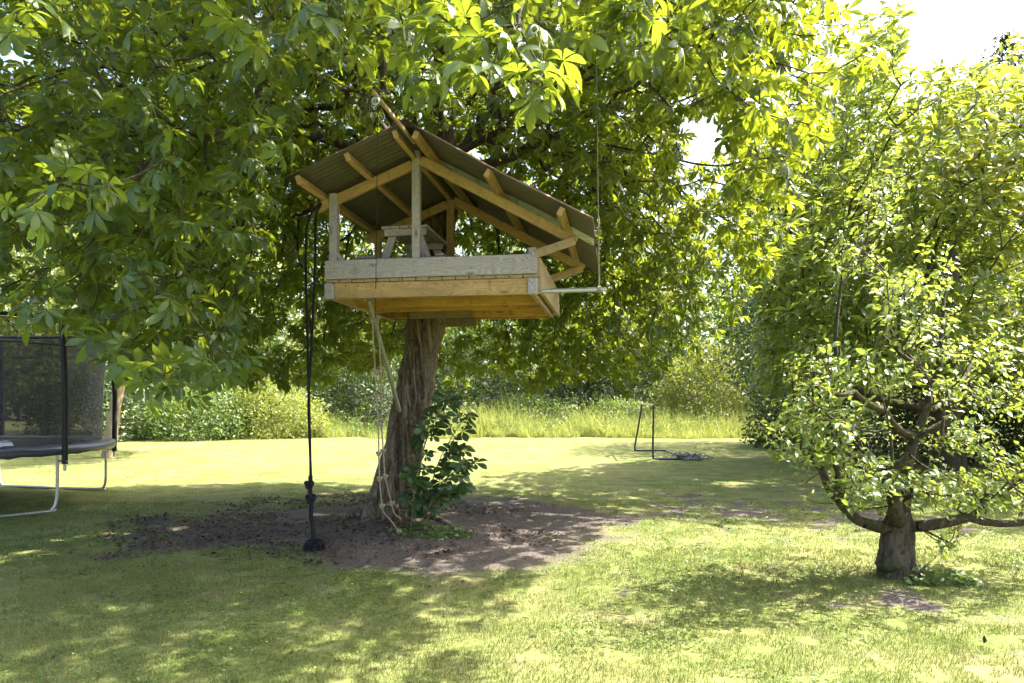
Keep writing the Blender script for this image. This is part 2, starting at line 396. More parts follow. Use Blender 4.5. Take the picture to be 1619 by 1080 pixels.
def ground_mat():
    t = NT('lawn_and_soil')
    geo = t.n('ShaderNodeNewGeometry').outputs['Position']
    soil = t.n('ShaderNodeAttribute', attribute_name='soil').outputs['Fac']
    n_big = t.noise(geo, 0.35, 4, 0.6); n_mid = t.noise(geo, 2.3, 4, 0.6); n_fine = t.noise(geo, 24.0, 5, 0.7); n_vf = t.noise(geo, 95.0, 3, 0.6)
    g = t.math('ADD', t.math('MULTIPLY', n_mid, 0.45), t.math('MULTIPLY', n_fine, 0.55))
    grass = t.ramp(g, [(0.36, (0.046, 0.068, 0.013)), (0.50, (0.120, 0.142, 0.037)), (0.64, (0.210, 0.212, 0.084))])
    grass = t.mix(t.math('MULTIPLY', t.math('SUBTRACT', n_big, 0.45, clamp=True), 2.2, clamp=True), grass, (0.220, 0.200, 0.085))
    grass = t.mix(t.math('MULTIPLY', t.math('SUBTRACT', t.noise(geo, 1.1, 5, 0.7), 0.52, clamp=True), 4.5, clamp=True), grass, (0.185, 0.150, 0.082))
    grass = t.mix(t.math('MULTIPLY', t.math('SUBTRACT', t.noise(geo, 0.8, 5, 0.7), 0.54, clamp=True), 5.0, clamp=True), grass, (0.075, 0.105, 0.022))
    sc = t.ramp(t.math('ADD', t.math('MULTIPLY', n_fine, 0.6), t.math('MULTIPLY', n_vf, 0.4)), [(0.30, (0.046, 0.036, 0.033)), (0.52, (0.096, 0.080, 0.070)), (0.72, (0.175, 0.152, 0.134))])
    sc = t.mix(t.math('MULTIPLY', t.math('SUBTRACT', n_mid, 0.5, clamp=True), 1.6, clamp=True), sc, (0.070, 0.050, 0.040))
    f = t.math('ADD', soil, t.math('ADD', t.math('MULTIPLY', t.math('SUBTRACT', n_fine, 0.5), 1.0), t.math('MULTIPLY', t.math('SUBTRACT', n_vf, 0.5), 0.6)))
    f = t.math('MULTIPLY', t.math('SUBTRACT', f, 0.36), 2.6, clamp=True)
    col = t.mix(f, grass, sc)
    return t.done(t.bsdf(col, 0.95, t.bump(t.math('ADD', n_fine, t.math('MULTIPLY', n_vf, 0.6)), 0.75, 0.02), spec=0.15))
M['ground'] = ground_mat()

# ------------------------------------------------------------------ the setting: ground
def lines(a, b, step, far):
    c = list(np.arange(a, b + 1e-6, step)); s = step; lo = [a]; hi = [c[-1]]
    while lo[-1] > -far: s *= 1.35; lo.append(lo[-1] - s)
    s = step
    while hi[-1] < far: s *= 1.35; hi.append(hi[-1] + s)
    return np.array(lo[:0:-1] + c + hi[1:])
gx = lines(-9.0, 8.0, 0.075, 450.0); gy = lines(2.2, 15.0, 0.075, 450.0)
XX, YY = np.meshgrid(gx, gy); xs, ys = XX.ravel(), YY.ravel()
sm = soil_mask(xs, ys) * (1 - sstep(20, 28, np.hypot(xs, ys)))
zz = ground_h(xs, ys) + 0.035 * (fbm(xy0(xs * 5, ys * 5), 3, 61) - 0.5) * np.clip(sm + 0.15, 0, 1) * (np.abs(xs) < 12) * (ys < 20)
nx, ny = len(gx), len(gy)
ii = (np.arange(ny - 1)[:, None] * nx + np.arange(nx - 1)[None, :]).ravel()
GF = np.stack([ii, ii + 1, ii + nx + 1, ii + nx], 1)
g_o = link('ground', mesh_np('ground', np.stack([xs, ys, zz], 1), GF, None, {'soil': sm}), M['ground'])
tag(g_o, 'mown lawn with a bare dark soil patch under the big tree', kind='structure')

# ------------------------------------------------------------------ leaves
def leaflet(L, W, segs, droop=0.25, fold=0.25, shape='obovate', base=0.0):
    """a leaflet along +X with its upper face to +Z"""
    ts = np.linspace(0, 1, segs + 1); V = []; UV = []; F = []
    for i, t in enumerate(ts):
        if shape == 'obovate': w = (0.06 + 0.94 * math.sin(min(1, t / 0.66) * math.pi / 2) ** 1.6) * (1 if t < 0.66 else math.sqrt(max(0, 1 - ((t - 0.66) / 0.34) ** 2)))
        elif shape == 'lance': w = math.sin(math.pi * min(1, t * 0.98 + 0.02)) ** 0.75
        else: w = math.sin(math.pi * (t ** 0.8 * 0.97 + 0.015)) ** 0.8
        w = max(w, 0.03) * W / 2
        x = base + L * t * (1 - 0.12 * droop * t); z = -droop * L * t * t
        V += [(x, -w, z + w * fold), (x, 0, z), (x, w, z + w * fold)]
        UV += [(0.5 - w / W, t), (0.5, t), (0.5 + w / W, t)]
    for i in range(segs):
        a = i * 3
        for k in (0, 1):
            F += [(a + k, a + 3 + k, a + 4 + k), (a + k, a + 4 + k, a + 1 + k)]
    return np.array(V, float), np.array(F, int), np.array(UV, float)
def palmate(n, L, W, segs, seed, petiole=0.13, droop=0.45):
    r = random.Random(seed); Vs, Fs, Us = [], [], []; nv = 0
    for k in range(n):
        a = (k - (n - 1) / 2) * math.radians(270 / n) + r.uniform(-0.08, 0.08)
        s = (1.0 - 0.42 * (abs(k - (n - 1) / 2) / ((n - 1) / 2)) ** 1.5) * r.uniform(0.9, 1.08)
        V, F, U = leaflet(L * s, W * s, segs, droop * r.uniform(0.5, 1.4), r.uniform(0.15, 0.45), 'obovate', 0.008)
        tw = r.uniform(-0.25, 0.25); c, sn = math.cos(tw), math.sin(tw)
        V = V @ np.array([[1, 0, 0], [0, c, -sn], [0, sn, c]]).T
        c, sn = math.cos(a), math.sin(a)
        V = V @ np.array([[c, -sn, 0], [sn, c, 0], [0, 0, 1]]).T
        V[:, 0] += petiole
        Vs.append(V); Fs.append(F + nv); Us.append(U); nv += len(V)
    w = 0.0022       # leaf stalk, a thin three-sided rod
    V = np.array([(0, -w, 0), (0, w, 0), (0, 0, 1.6 * w), (petiole + .01, -w, 0), (petiole + .01, w, 0), (petiole + .01, 0, 1.6 * w)])
    F = np.array([(0, 3, 4), (0, 4, 1), (1, 4, 5), (1, 5, 2), (2, 5, 3), (2, 3, 0)])
    Vs.append(V); Fs.append(F + nv); Us.append(np.full((6, 2), 0.5))
    return np.concatenate(Vs), np.concatenate(Fs), np.concatenate(Us)
def frames(x, n):
    """rotation matrices with columns x (kept), y, z (n made square to x)"""
    x = x / (np.linalg.norm(x, axis=1, keepdims=True) + 1e-9)
    z = n - x * np.sum(n * x, 1, keepdims=True); z /= (np.linalg.norm(z, axis=1, keepdims=True) + 1e-9)
    y = np.cross(z, x); return np.stack([x, y, z], 2)
def scatter(tmpl, R, T, S):
    V, F, U = tmpl; N = len(T); n = len(V)
    VV = np.einsum('nij,vj->nvi', R * S[:, None, None], V) + T[:, None, :]
    FF = F[None] + (np.arange(N) * n)[:, None, None]
    return VV.reshape(-1, 3), FF.reshape(-1, F.shape[1]), np.tile(U, (N, 1)), n
def foliage(name, tmpls, R, T, S, mat, parent, rnd=None, kind='stuff'):
    N = len(T); rnd = rng.random(N) if rnd is None else rnd
    vs, fs, us, rs = [], [], [], []; nv = 0; pick = np.arange(N) % len(tmpls)
    for k, tm in enumerate(tmpls):
        m = pick == k
        if not m.any(): continue
        V, F, U, n = scatter(tm, R[m], T[m], S[m])
        vs.append(V); fs.append(F + nv); us.append(U); rs.append(np.repeat(rnd[m], n)); nv += len(V)
    me = mesh_np(name, np.concatenate(vs), np.concatenate(fs), np.concatenate(us), {'rnd': np.concatenate(rs)})
    return link(name, me, mat, parent, kind)
def leaf_meshes(name, tmpls, mat):
    out = []
    for tm in tmpls:
        me = mesh_np(name, *tm); me.materials.append(mat); out.append(me)
    return out
def leaf_objects(name, meshes, R, T, S, parent):
    for i in range(len(T)):
        o = link(name, meshes[i % len(meshes)], None, parent)
        Mx = Matrix((R[i] * S[i]).tolist()).to_4x4(); Mx.translation = Vector(T[i].tolist()); o.matrix_basis = Mx

# ------------------------------------------------------------------ growing branches
def grow(seed_pts, seed_par, tips, bf=0.25, avoid=None, maxlen=None):
    """join every tip to the growing tree by the cheapest way (short branch, short way to the trunk)"""
    P0 = np.array([tuple(p) for p in seed_pts], float); n0 = len(P0); tips = np.asarray(tips, float); n = len(tips)
    path0 = np.zeros(n0)
    for i in range(n0):
        if seed_par[i] >= 0: path0[i] = path0[seed_par[i]] + np.linalg.norm(P0[i] - P0[seed_par[i]])
    pos = np.concatenate([P0, tips]); par = np.array(list(seed_par) + [-1] * n); path = np.concatenate([path0, np.zeros(n)])
    def cost(j, idx):
        d = np.linalg.norm(tips[idx] - pos[j], axis=1)
        c = d + bf * path[j]
        if avoid is not None:
            for f in (0.25, 0.5, 0.75): c = c + 6.0 * avoid(pos[j] * (1 - f) + tips[idx] * f)
        return c
    best = np.full(n, 1e9); src = np.zeros(n, int); allidx = np.arange(n)
    for j in range(n0):
        c = cost(j, allidx); m = c < best; best[m] = c[m]; src[m] = j
    open_ = np.ones(n, bool)
    for _ in range(n):
        b = np.where(open_, best, 1e9); i = int(np.argmin(b)); open_[i] = False
        k = n0 + i; par[k] = src[i]; path[k] = path[src[i]] + np.linalg.norm(pos[k] - pos[src[i]])
        idx = allidx[open_]
        if len(idx) == 0: break
        near = idx[np.abs(tips[idx] - tips[i]).max(1) < 3.0]
        if len(near) == 0: continue
        c = cost(k, near); m = c < best[near]; best[near[m]] = c[m]; src[near[m]] = k
    return pos, par, path, n0
def pipe_radii(par, order, tip_r, expo=2.3):
    n = len(par); acc = np.zeros(n); leafy = np.ones(n, bool)
    for i in range(n):
        if par[i] >= 0: leafy[par[i]] = False
    acc[leafy] = tip_r ** expo
    for i in order[::-1]:
        if acc[i] == 0: acc[i] = tip_r ** expo
        if par[i] >= 0: acc[par[i]] += acc[i]
    return acc ** (1 / expo)
def branch_mesh(name, pos, par, rad, which, sides=6, sag=0.06):
    """every branch between two nodes is a slightly bent tapered tube"""
    which = np.array([i for i in which if par[i] >= 0])
    if len(which) == 0: return None
    a = pos[par[which]]; b = pos[which]; L = np.linalg.norm(b - a, axis=1, keepdims=True)
    ra = np.minimum(rad[par[which]], rad[which] * 1.25); rb = rad[which]
    K = 4; jit = (rng.random((len(which), 3)) - 0.5) * L * 0.16; jit[:, 2] -= L[:, 0] * sag
    ts = np.linspace(0, 1, K); ang = np.linspace(0, 2 * np.pi, sides, endpoint=False)
    d = (b - a) / (L + 1e-9); up = np.where(np.abs(d[:, 2:3]) < 0.9, np.array([[0, 0, 1.0]]), np.array([[1.0, 0, 0]]))
    u = np.cross(up, d); u /= np.linalg.norm(u, axis=1, keepdims=True); w = np.cross(d, u)
    V = []
    for t in ts:
        c = a * (1 - t) + b * t + jit * math.sin(math.pi * t); r = ra * (1 - t) + rb * t
        V.append(c[:, None, :] + r[:, None, None] * (np.cos(ang)[None, :, None] * u[:, None, :] + np.sin(ang)[None, :, None] * w[:, None, :]))
    V = np.stack(V, 1).reshape(-1, 3)
    base = (np.arange(len(which)) * K * sides)[:, None, None]
    k = np.arange(K - 1)[None, :, None] * sides; j = np.arange(sides)[None, None, :]; j2 = (j + 1) % sides
    F = np.stack([base + k + j, base + k + j2, base + k + sides + j2, base + k + sides + j], -1).reshape(-1, 4)
    return mesh_np(name, V, F)
def topo(par):
    n = len(par); ch = [[] for _ in range(n)]; roots = []
    for i in range(n):
        (ch[par[i]] if par[i] >= 0 else roots).append(i)
    out = []; st = roots[:]
    while st:
        i = st.pop(); out.append(i); st.extend(ch[i])
    return out, ch

def trunk_mesh(name, centre, radius, segs=90, sides=56, amp=0.05, twist=1.0, freq=5.0, flare=None, seed=3):
    """a furrowed trunk round a spline of (x,y,z); radius is a list matched to the points"""
    c = np.array(spline(centre, segs)); r = np.interp(np.linspace(0, 1, segs), np.linspace(0, 1, len(radius)), radius)
    ang = np.linspace(0, 2 * np.pi, sides, endpoint=False)
    s = np.concatenate([[0], np.cumsum(np.linalg.norm(np.diff(c, axis=0), axis=1))])
    A, S = np.meshgrid(ang, s); tw = A + S * twist
    q = np.stack([np.cos(tw) * freq * 0.5, np.sin(tw) * freq * 0.5, S * 0.8], -1).reshape(-1, 3)
    n1 = fbm(q, 4, seed); ridge = 1 - np.abs(2 * n1 - 1) * 2.2
    n2 = fbm(q * np.array([2.6, 2.6, 1.3]), 3, seed + 9); big = fbm(q * 0.45, 2, seed + 4) - 0.5
    q3 = np.stack([np.cos(tw) * freq * 1.5, np.sin(tw) * freq * 1.5, S * 2.6], -1).reshape(-1, 3)
    fis = np.abs(2 * fbm(q3, 3, seed + 21) - 1)                     # 0 in a fissure
    fine = -np.exp(-(fis / 0.10) ** 2)
    disp = (amp * (ridge - 0.6) * 0.55 + amp * 0.8 * (n2 - 0.5) + amp * 1.8 * big + amp * 0.36 * fine).reshape(A.shape)
    R = r[:, None] * (1 + disp / max(radius))
    R = r[:, None] + disp
    if flare:
        for fa, fw, fh, famt in flare:
            da = np.angle(np.exp(1j * (A - fa)))
            R = R + famt * np.exp(-(da / fw) ** 2) * np.exp(-S / fh)
    V = np.stack([c[:, None, 0] + np.cos(A) * R, c[:, None, 1] + np.sin(A) * R, np.broadcast_to(c[:, None, 2], A.shape)], -1).reshape(-1, 3)
    i = np.arange(segs - 1)[:, None] * sides; j = np.arange(sides)[None]; j2 = (j + 1) % sides
    F = np.stack([i + j, i + j2, i + sides + j2, i + sides + j], -1).reshape(-1, 4)
    rd = np.clip(((ridge - 0.35) * 0.9 + (n2 - 0.5) * 1.4 + 0.25) * (1 + fine), 0, 1)
    return mesh_np(name, V, F, None, {'ridge': rd})

# ------------------------------------------------------------------ treehouse frame of reference
TH_O = Vector((-2.013, 7.40, 0.0)); TH_V = Vector((0.155, 0.988, 0)).normalized(); TH_U = Vector((TH_V.y, -TH_V.x, 0))
def T3(u, v, z): return TH_O + TH_U * u + TH_V * v + Vector((0, 0, z))
DECK = 2.950           # top of the floor boards
def uvz(p):
    q = np.asarray(p) - np.array(TH_O); return q @ np.array(TH_U), q @ np.array(TH_V), q[:, 2]
def in_house(p, m=0.25):
    u, v, z = uvz(p)
    body = (u > -0.25 - m) & (u < 2.95 + m) & (v > -0.75 - m) & (v < 2.35 + m) & (z > 2.35 - m)
    roof = np.where(u < 1.08, 4.35 - (1.08 - u) * 0.40, 4.35 - (u - 1.08) * 0.57) + 0.02 + m * 0.6
    return (body & (z < roof)).astype(float)

# ------------------------------------------------------------------ the big horse chestnut
AX = np.array([-1.2, 8.95])
tree = thing('chestnut_tree', (TRUNK_BASE[0], TRUNK_BASE[1], 0.1), 'large leaning horse chestnut whose spreading crown holds the treehouse', 'tree')
tc_pts = [(-1.68, 8.80, -0.15), (-1.62, 8.82, 0.15), (-1.51, 8.85, 0.6), (-1.375, 8.90, 1.2), (-1.25, 8.95, 1.9), (-1.175, 9.0, 2.55), (-1.08, 9.05, 3.3), (-1.0, 9.1, 4.1), (-0.97, 9.12, 4.8), (-0.95, 9.15, 5.3)]
me = trunk_mesh('trunk', tc_pts, [0.30, 0.275, 0.25, 0.238, 0.232, 0.238, 0.23, 0.22, 0.19, 0.15], 240, 150, 0.10, 1.15, 6.0,
                flare=[(math.radians(215), 0.45, 0.26, 0.13), (math.radians(285), 0.40, 0.22, 0.08), (math.radians(340), 0.4, 0.25, 0.10), (math.radians(80), 0.5, 0.3, 0.12)])
link('trunk', me, M['bark'], tree)
TT = Vector(tc_pts[-2])
limbs = [
    [P(698, 200, 9.1), P(692, 100, 9.2), P(688, 0, 9.3), (-1.0, 9.4, 8.2), (-1.0, 9.4, 9.4)],
    [P(640, 215, 9.0), P(606, 165, 8.9), P(604, 60, 8.8), (-1.8, 8.6, 7.4), (-2.2, 8.3, 8.8)],
    [P(748, 208, 9.0), P(788, 130, 8.8), P(800, 20, 8.6), (0.1, 8.3, 7.8), (0.5, 8.0, 8.8)],
    [P(752, 212, 9.1), P(830, 152, 9.0), P(960, 105, 8.7), (2.0, 8.4, 6.4)],
    [(-0.9, 8.3, 5.7), (-0.7, 7.0, 6.1), (-0.4, 5.4, 5.8), (-0.3, 4.2, 4.9)],
    [(-1.9, 8.4, 5.4), (-3.0, 7.3, 5.3), (-3.8, 6.2, 4.7), (-4.0, 5.3, 4.0)],
    [(-2.6, 9.2, 5.2), (-4.4, 9.5, 4.9), (-5.7, 9.6, 4.0)],
    [(-1.0, 10.5, 5.5), (-0.9, 12.3, 5.2), (-0.8, 13.8, 4.2)],
    [(0.5, 9.4, 5.3), (1.9, 9.5, 5.0), (3.0, 9.4, 4.1)],
    [(1.3, 7.7, 5.8), (2.0, 6.5, 5.2), (2.3, 5.8, 4.5)],
]
seed_p = [TT]; seed_r = [-1]
for lb in limbs:
    last = 0
    for q in lb: seed_p.append(Vector(q)); seed_r.append(last); last = len(seed_p) - 1
# a low limb leaving the trunk behind the picnic table
low = [(-1.0, 9.15, 3.25), P(782, 386, 10.0), P(850, 362, 10.5), P(960, 385, 10.9)]
last = 0
for q in low: seed_p.append(Vector(q)); seed_r.append(last); last = len(seed_p) - 1

NEAR_B = np.array([(-400, 480), (0, 470), (60, 480), (130, 510), (190, 575), (300, 625), (360, 600), (410, 570), (432, 470), (445, 190), (480, 150), (560, 95), (640, 60), (900, 55), (1000, 80), (1100, 110), (1200, 205), (1290, 215), (1330, 140), (1400, 105), (1425, 30), (1440, -60), (2200, -400)], float)
FAR_B = np.array([(-400, 480), (0, 480), (160, 500), (250, 580), (400, 605), (480, 600), (560, 585), (640, 560), (720, 605), (780, 575), (840, 610), (930, 590), (1000, 612), (1080, 600), (1150, 560), (1220, 500), (1250, 380), (1290, 200), (1340, 60), (1400, -100), (2200, -500)], float)
def crown_ok(p):
    x, y, z = p[:, 0], p[:, 1], p[:, 2]
    dx = np.where(x < AX[0], (x - AX[0]) / 5.7, (x - AX[0]) / 5.0)
    dy = np.where(y < AX[1], (y - AX[1]) / 5.3, (y - AX[1]) / 5.9)
    dz = np.where(z > 6.2, (z - 6.2) / 4.3, (z - 6.2) / 4.6)
    rho = np.sqrt(dx ** 2 + dy ** 2 + np.where(z > 6.2, dz ** 2, 0.30 * dz ** 2))
    px = CX + FPX * x / y; py = HY - FPX * (z - H_CAM) / y
    f = np.clip((y - 6.0) / 4.0, 0, 1)
    yb = np.interp(px, NEAR_B[:, 0], NEAR_B[:, 1]) * (1 - f) + np.interp(px, FAR_B[:, 0], FAR_B[:, 1]) * f
    ok = (rho < 1) & (py < yb) & (z > 1.9)
    r = np.hypot(x - AX[0], y - AX[1])
    ok &= ~((r < 2.4) & (z < 4.85 - 0.55 * np.maximum(0, r - 1.2)))      # bare inside
    ok &= in_house(p, 0.45) < 0.5
    u, v, zz_ = uvz(p)
    ok &= ~((py > 95) & (px > 455) & (px < 1000) & (y < 7.0) & ~((px > 620) & (px < 900) & (y < 4.4)))
    ok &= ~((px > 1070) & (px < 1148) & (py > 170) & (py < 250))       # a window of sky
    ok &= ~((px > -30) & (px < 58) & (py > 35) & (py < 120))
    ok &= (y > 4.0) & ~((px < 470) & (y < 4.9))
    return ok, rho, px, py
cand = rng.random((90000, 3)) * np.array([11.4, 13.0, 9.2]) + np.array([-7.2, 2.4, 1.8])
ok, rho, px, py = crown_ok(cand)
dens = np.clip((rho - 0.15) / 0.45, 0.28, 1.0)
gap = fbm(cand * np.array([0.75, 0.75, 1.0]), 3, 77)
inframe = (px > -80) & (px < 1480) & (py > -60)
keep = ok & (rng.random(len(cand)) < dens * np.where(inframe, 1.0, 0.76) * np.where((px < 130) & (py > 330), 0.5, 1.0)) & (gap > 0.375)
tips = cand[keep]
# thin to a minimum distance
def thin(p, d):
    cell = {}; out = []
    for i, q in enumerate(p):
        k = tuple(np.floor(q / d).astype(int)); good = True
        for a in (-1, 0, 1):
            for b in (-1, 0, 1):
                for c in (-1, 0, 1):
                    for j in cell.get((k[0] + a, k[1] + b, k[2] + c), ()):
                        if np.sum((p[j] - q) ** 2) < d * d: good = False; break
                    if not good: break
                if not good: break
            if not good: break
        if good: cell.setdefault(k, []).append(i); out.append(i)
    return p[out]
tips = thin(tips, 0.25)[:7000]
# the low sunlit spray over the roof and a few single sprays at the edge of the crown
extra = [P(700, 70, 3.7), P(668, 118, 3.6), P(735, 55, 3.8), P(790, 78, 3.7), P(770, 120, 3.65), P(835, 128, 3.6), P(860, 112, 3.8), P(690, 20, 3.8), P(820, 40, 3.9),
         P(985, 28, 4.2), P(1010, 15, 4.3), P(1255, 190, 5.2), P(1285, 200, 5.3), P(1380, 70, 5.0), P(1350, 95, 5.1), P(275, 585, 4.6), P(305, 615, 4.6), P(235, 600, 4.4), P(330, 590, 4.8), P(140, 520, 5.0), P(60, 490, 4.9), P(190, 555, 4.9), P(40, 330, 3.9), P(90, 285, 4.0), P(150, 295, 4.1), P(20, 20, 3.9), P(70, 12, 3.9), P(380, 50, 4.2)]
tips = np.concatenate([tips, np.array([tuple(p) for p in extra])])
pos, par, path, n0 = grow(seed_p, seed_r, tips, 0.28, lambda q: in_house(q, 0.05))
def stray(pos, par, n0, lim):
    kids = np.bincount(par[par >= 0], minlength=len(par)); L = np.linalg.norm(pos - pos[np.maximum(par, 0)], axis=1)
    return (np.arange(len(par)) >= n0) & (kids == 0) & (L > lim)
bad = stray(pos, par, n0, 0.95)
order, ch = topo(par)
rad = pipe_radii(par, order, 0.0052)
rad = np.minimum(rad, 0.125)
# one limb object for each first-level bough
top_of = {}
for i in order:
    if par[i] < 0 or bad[i]: continue
    top_of[i] = i if par[i] == 0 else top_of[par[i]]
groups = {}
for i, t_ in top_of.items(): groups.setdefault(t_, []).append(i)
small = []
for t_, lst in groups.items():
    if len(lst) < 12: small += lst; continue
    link('limb', branch_mesh('limb', pos, par, rad, lst, 7), M['branch'], tree)
if small: link('limb', branch_mesh('limb', pos, par, rad, small, 7), M['branch'], tree)
# leaves: whorls round the twig ends
def whorls(pos, par, idx, nmin, nmax, plen=0.0, up=0.8, out=0.55, droop=0.15, spread=0.9, fwd=0.45, noise=0.35, axis=None):
    cnt = rng.integers(nmin, nmax + 1, len(idx)); rep = np.repeat(idx, cnt); k = np.concatenate([np.arange(c) for c in cnt])
    d = pos[rep] - pos[par[rep]]; d /= np.linalg.norm(d, axis=1, keepdims=True) + 1e-9
    if axis is not None:
        o_ = pos[rep] - axis; o_[:, 2] = 0; o_ /= np.linalg.norm(o_, axis=1, keepdims=True) + 1e-9
        d = d * 0.25 + o_ * 0.55 + np.array([[0, 0, 0.65]]); d /= np.linalg.norm(d, axis=1, keepdims=True)
    az = np.repeat(rng.random(len(idx)) * 6.28, cnt) + k * 2.399 + rng.normal(0, 0.25, len(rep))
    upv = np.where(np.abs(d[:, 2:3]) < 0.9, np.array([[0, 0, 1.0]]), np.array([[1.0, 0, 0]]))
    u = np.cross(upv, d); u /= np.linalg.norm(u, axis=1, keepdims=True); w = np.cross(d, u)
    x = spread * (np.cos(az)[:, None] * u + np.sin(az)[:, None] * w) + fwd * d; x[:, 2] -= droop
    x += rng.normal(0, 0.12, x.shape); x /= np.linalg.norm(x, axis=1, keepdims=True)
    n = np.array([[0, 0, 1.0]]) * up + x * np.array([[1, 1, 0]]) * out + rng.normal(0, noise, x.shape)
    T = pos[rep] - d * (rng.random((len(rep), 1)) * 0.10)
    tone = rng.random(len(idx)); whorls.tone = np.clip(np.repeat(tone, cnt) * 0.7 + rng.random(len(rep)) * 0.3, 0, 1)
    return frames(x, n), T
tip_idx = np.array([i for i in range(n0, len(pos)) if not bad[i]])
R, T = whorls(pos, par, tip_idx, 4, 6)
S = 0.45 + 0.6 * rng.beta(2.2, 1.6, len(T))
# leaves stay out of the treehouse
good = in_house(T + R[:, :, 0] * 0.2, 0.02) < 0.5
R, T, S, TN = R[good], T[good], S[good], whorls.tone[good]
px = CX + FPX * T[:, 0] / T[:, 1]; py = HY - FPX * (T[:, 2] - H_CAM) / T[:, 1]
vis = (px > -20) & (px < 1640) & (py > -20)
one = np.zeros(len(T), bool)
cidx = np.where(vis)[0]; one[cidx[np.argsort(T[cidx, 1])[:300]]] = True
wide = (px > -350) & (px < 1950) & (py > -260)
LEAF_LO = [palmate(7, 0.178, 0.067, 3, 10 + k, 0.12, 0.4 + 0.08 * k) for k in range(6)] + [palmate(5, 0.18, 0.072, 3, 20 + k) for k in range(2)]
LEAF_HI = [palmate(7, 0.18, 0.068, 6, 30 + k, 0.13, 0.35 + 0.1 * k) for k in range(5)] + [palmate(5, 0.185, 0.068, 6, 40 + k) for k in range(2)]
LEAF_FAR = [palmate(5, 0.20, 0.10, 1, 50 + k) for k in range(3)]
m = wide & ~one
foliage('foliage', LEAF_LO, R[m], T[m], S[m], M['leaf'], tree, TN[m])
m = ~wide & ~one
foliage('foliage', LEAF_FAR, R[m], T[m], S[m] * 1.3, M['leaf'], tree)
leaf_objects('leaf', leaf_meshes('leaf', LEAF_HI, M['leaf_one']), R[one], T[one], S[one], tree)
print('chestnut tips', len(tips), 'leaves', len(T), 'in frame', int(vis.sum()))
# clusters of spiny green fruit
def fruit_cluster(c, n, parent):
    mb = MB()
    for k in range(n):
        o = np.array(tuple(c)) + rng.normal(0, 0.035, 3) + np.array([0, 0, 0.02 * k - 0.03])
        bm = bmesh.new(); bmesh.ops.create_icosphere(bm, subdivisions=2, radius=0.0125)
        V = np.array([v.co[:] for v in bm.verts]); F = np.array([[v.index for v in f.verts] for f in bm.faces]); bm.free()
        V = V * (1 + 0.28 * (rng.random((len(V), 1)) > 0.6)); mb.add(V + o, F)
        tube(mb, [np.array(tuple(c)) + (0, 0, 0.06), o], 0.002, 4)
    return link('fruit_cluster', mb.mesh('fruit_cluster'), M['fruit'], parent, 'stuff')
for c, n in ((P(852, 82, 3.75), 8), (P(905, 100, 4.6), 6), (P(100, 240, 3.6), 6), (P(240, 180, 4.2), 5), (P(1195, 85, 5.2), 6)): fruit_cluster(c, n, tree)

# surface roots
for a, L, r0 in ((205, 1.15, 0.06), (248, 0.8, 0.05), (292, 1.2, 0.052), (335, 1.3, 0.055), (170, 0.9, 0.05)):
    q = []
    for k in range(14):
        f = k / 13; aa = math.radians(a + 16 * math.sin(f * 3.1 + a)); x = TRUNK_BASE[0] + math.cos(aa) * (0.22 + L * f); y = TRUNK_BASE[1] + math.sin(aa) * (0.22 + L * f)
        q.append(Vector((x, y, gz(x, y) + 0.055 * (1 - f) ** 1.2 - 0.030 * f - 0.010)))
    tube_obj('root', q, [r0 * (1 - 0.75 * k / 13) for k in range(14)], M['bark'], tree, 10)

# ------------------------------------------------------------------ the treehouse
th = thing('treehouse', T3(1.15, 1.05, 2.6), 'open timber treehouse with corrugated iron gable roof around the chestnut trunk', 'treehouse')
W, D = 2.30, 2.15
# floor boards run from front to back, their ends show under the front board
nb = 16; bw = W / nb
for k in range(nb):
    u0 = (k + 0.5) * bw
    if abs(u0 - 0.92) < 0.26:        # the trunk comes through these
        beam('floor_board', T3(u0, -0.015, DECK - 0.02), T3(u0, 1.20, DECK - 0.02), bw - 0.008, 0.034, M['tan'], th)
        beam('floor_board', T3(u0, 1.86, DECK - 0.02), T3(u0, D, DECK - 0.02), bw - 0.008, 0.034, M['tan'], th)
    else:
        beam('floor_board', T3(u0, -0.015 + 0.006 * (k % 3), DECK - 0.02), T3(u0, D, DECK - 0.02), bw - 0.008, 0.034, M['tan'], th)
zb = 2.745; jh = 0.165; zj = zb + jh / 2          # joists
o = beam('front_joist', T3(0.09, 0.03, zj), T3(W - 0.09, 0.03, zj), 0.05, jh, M['larch'], th)
for v in (0.78, 1.20, 1.86, D - 0.02):
    beam('joist', T3(0.05, v, zj), T3(W - 0.05, v, zj), 0.05, jh, M['fresh'], th)
beam('rim_joist', T3(0.025, 0.08, zj), T3(0.025, D, zj), 0.05, jh, M['larch'], th)
beam('rim_joist', T3(W - 0.06, 0.08, zj), T3(W - 0.06, D, zj), 0.05, jh, M['tan'], th)
beam('rim_joist', T3(W + 0.02, 0.04, zj + 0.03), T3(W + 0.02, D + 0.06, zj + 0.03), 0.045, jh - 0.01, M['tan'], th)
for u in (0.04, W - 0.045):        # corner posts, below the floor
    beam('corner_block', T3(u, 0.012, zb - 0.006), T3(u, 0.012, DECK - 0.045), 0.095, 0.095, M['silver'], th, up=TH_V)
# kick boards on edge round the floor
beam('front_board', T3(0.0, -0.02, DECK + 0.098), T3(W, -0.02, DECK + 0.098), 0.045, 0.20, M['silver'], th)
o = beam('side_board', T3(W + 0.015, 0.01, DECK + 0.07), T3(W + 0.015, D, DECK + 0.07), 0.04, 0.19, M['tan'], th)
beam('side_board', T3(0.0, 0.02, DECK + 0.07), T3(0.0, D, DECK + 0.07), 0.04, 0.16, M['tan'], th)
beam('rear_board', T3(0.0, D + 0.01, DECK + 0.07), T3(W, D + 0.01, DECK + 0.07), 0.04, 0.16, M['tan'], th)
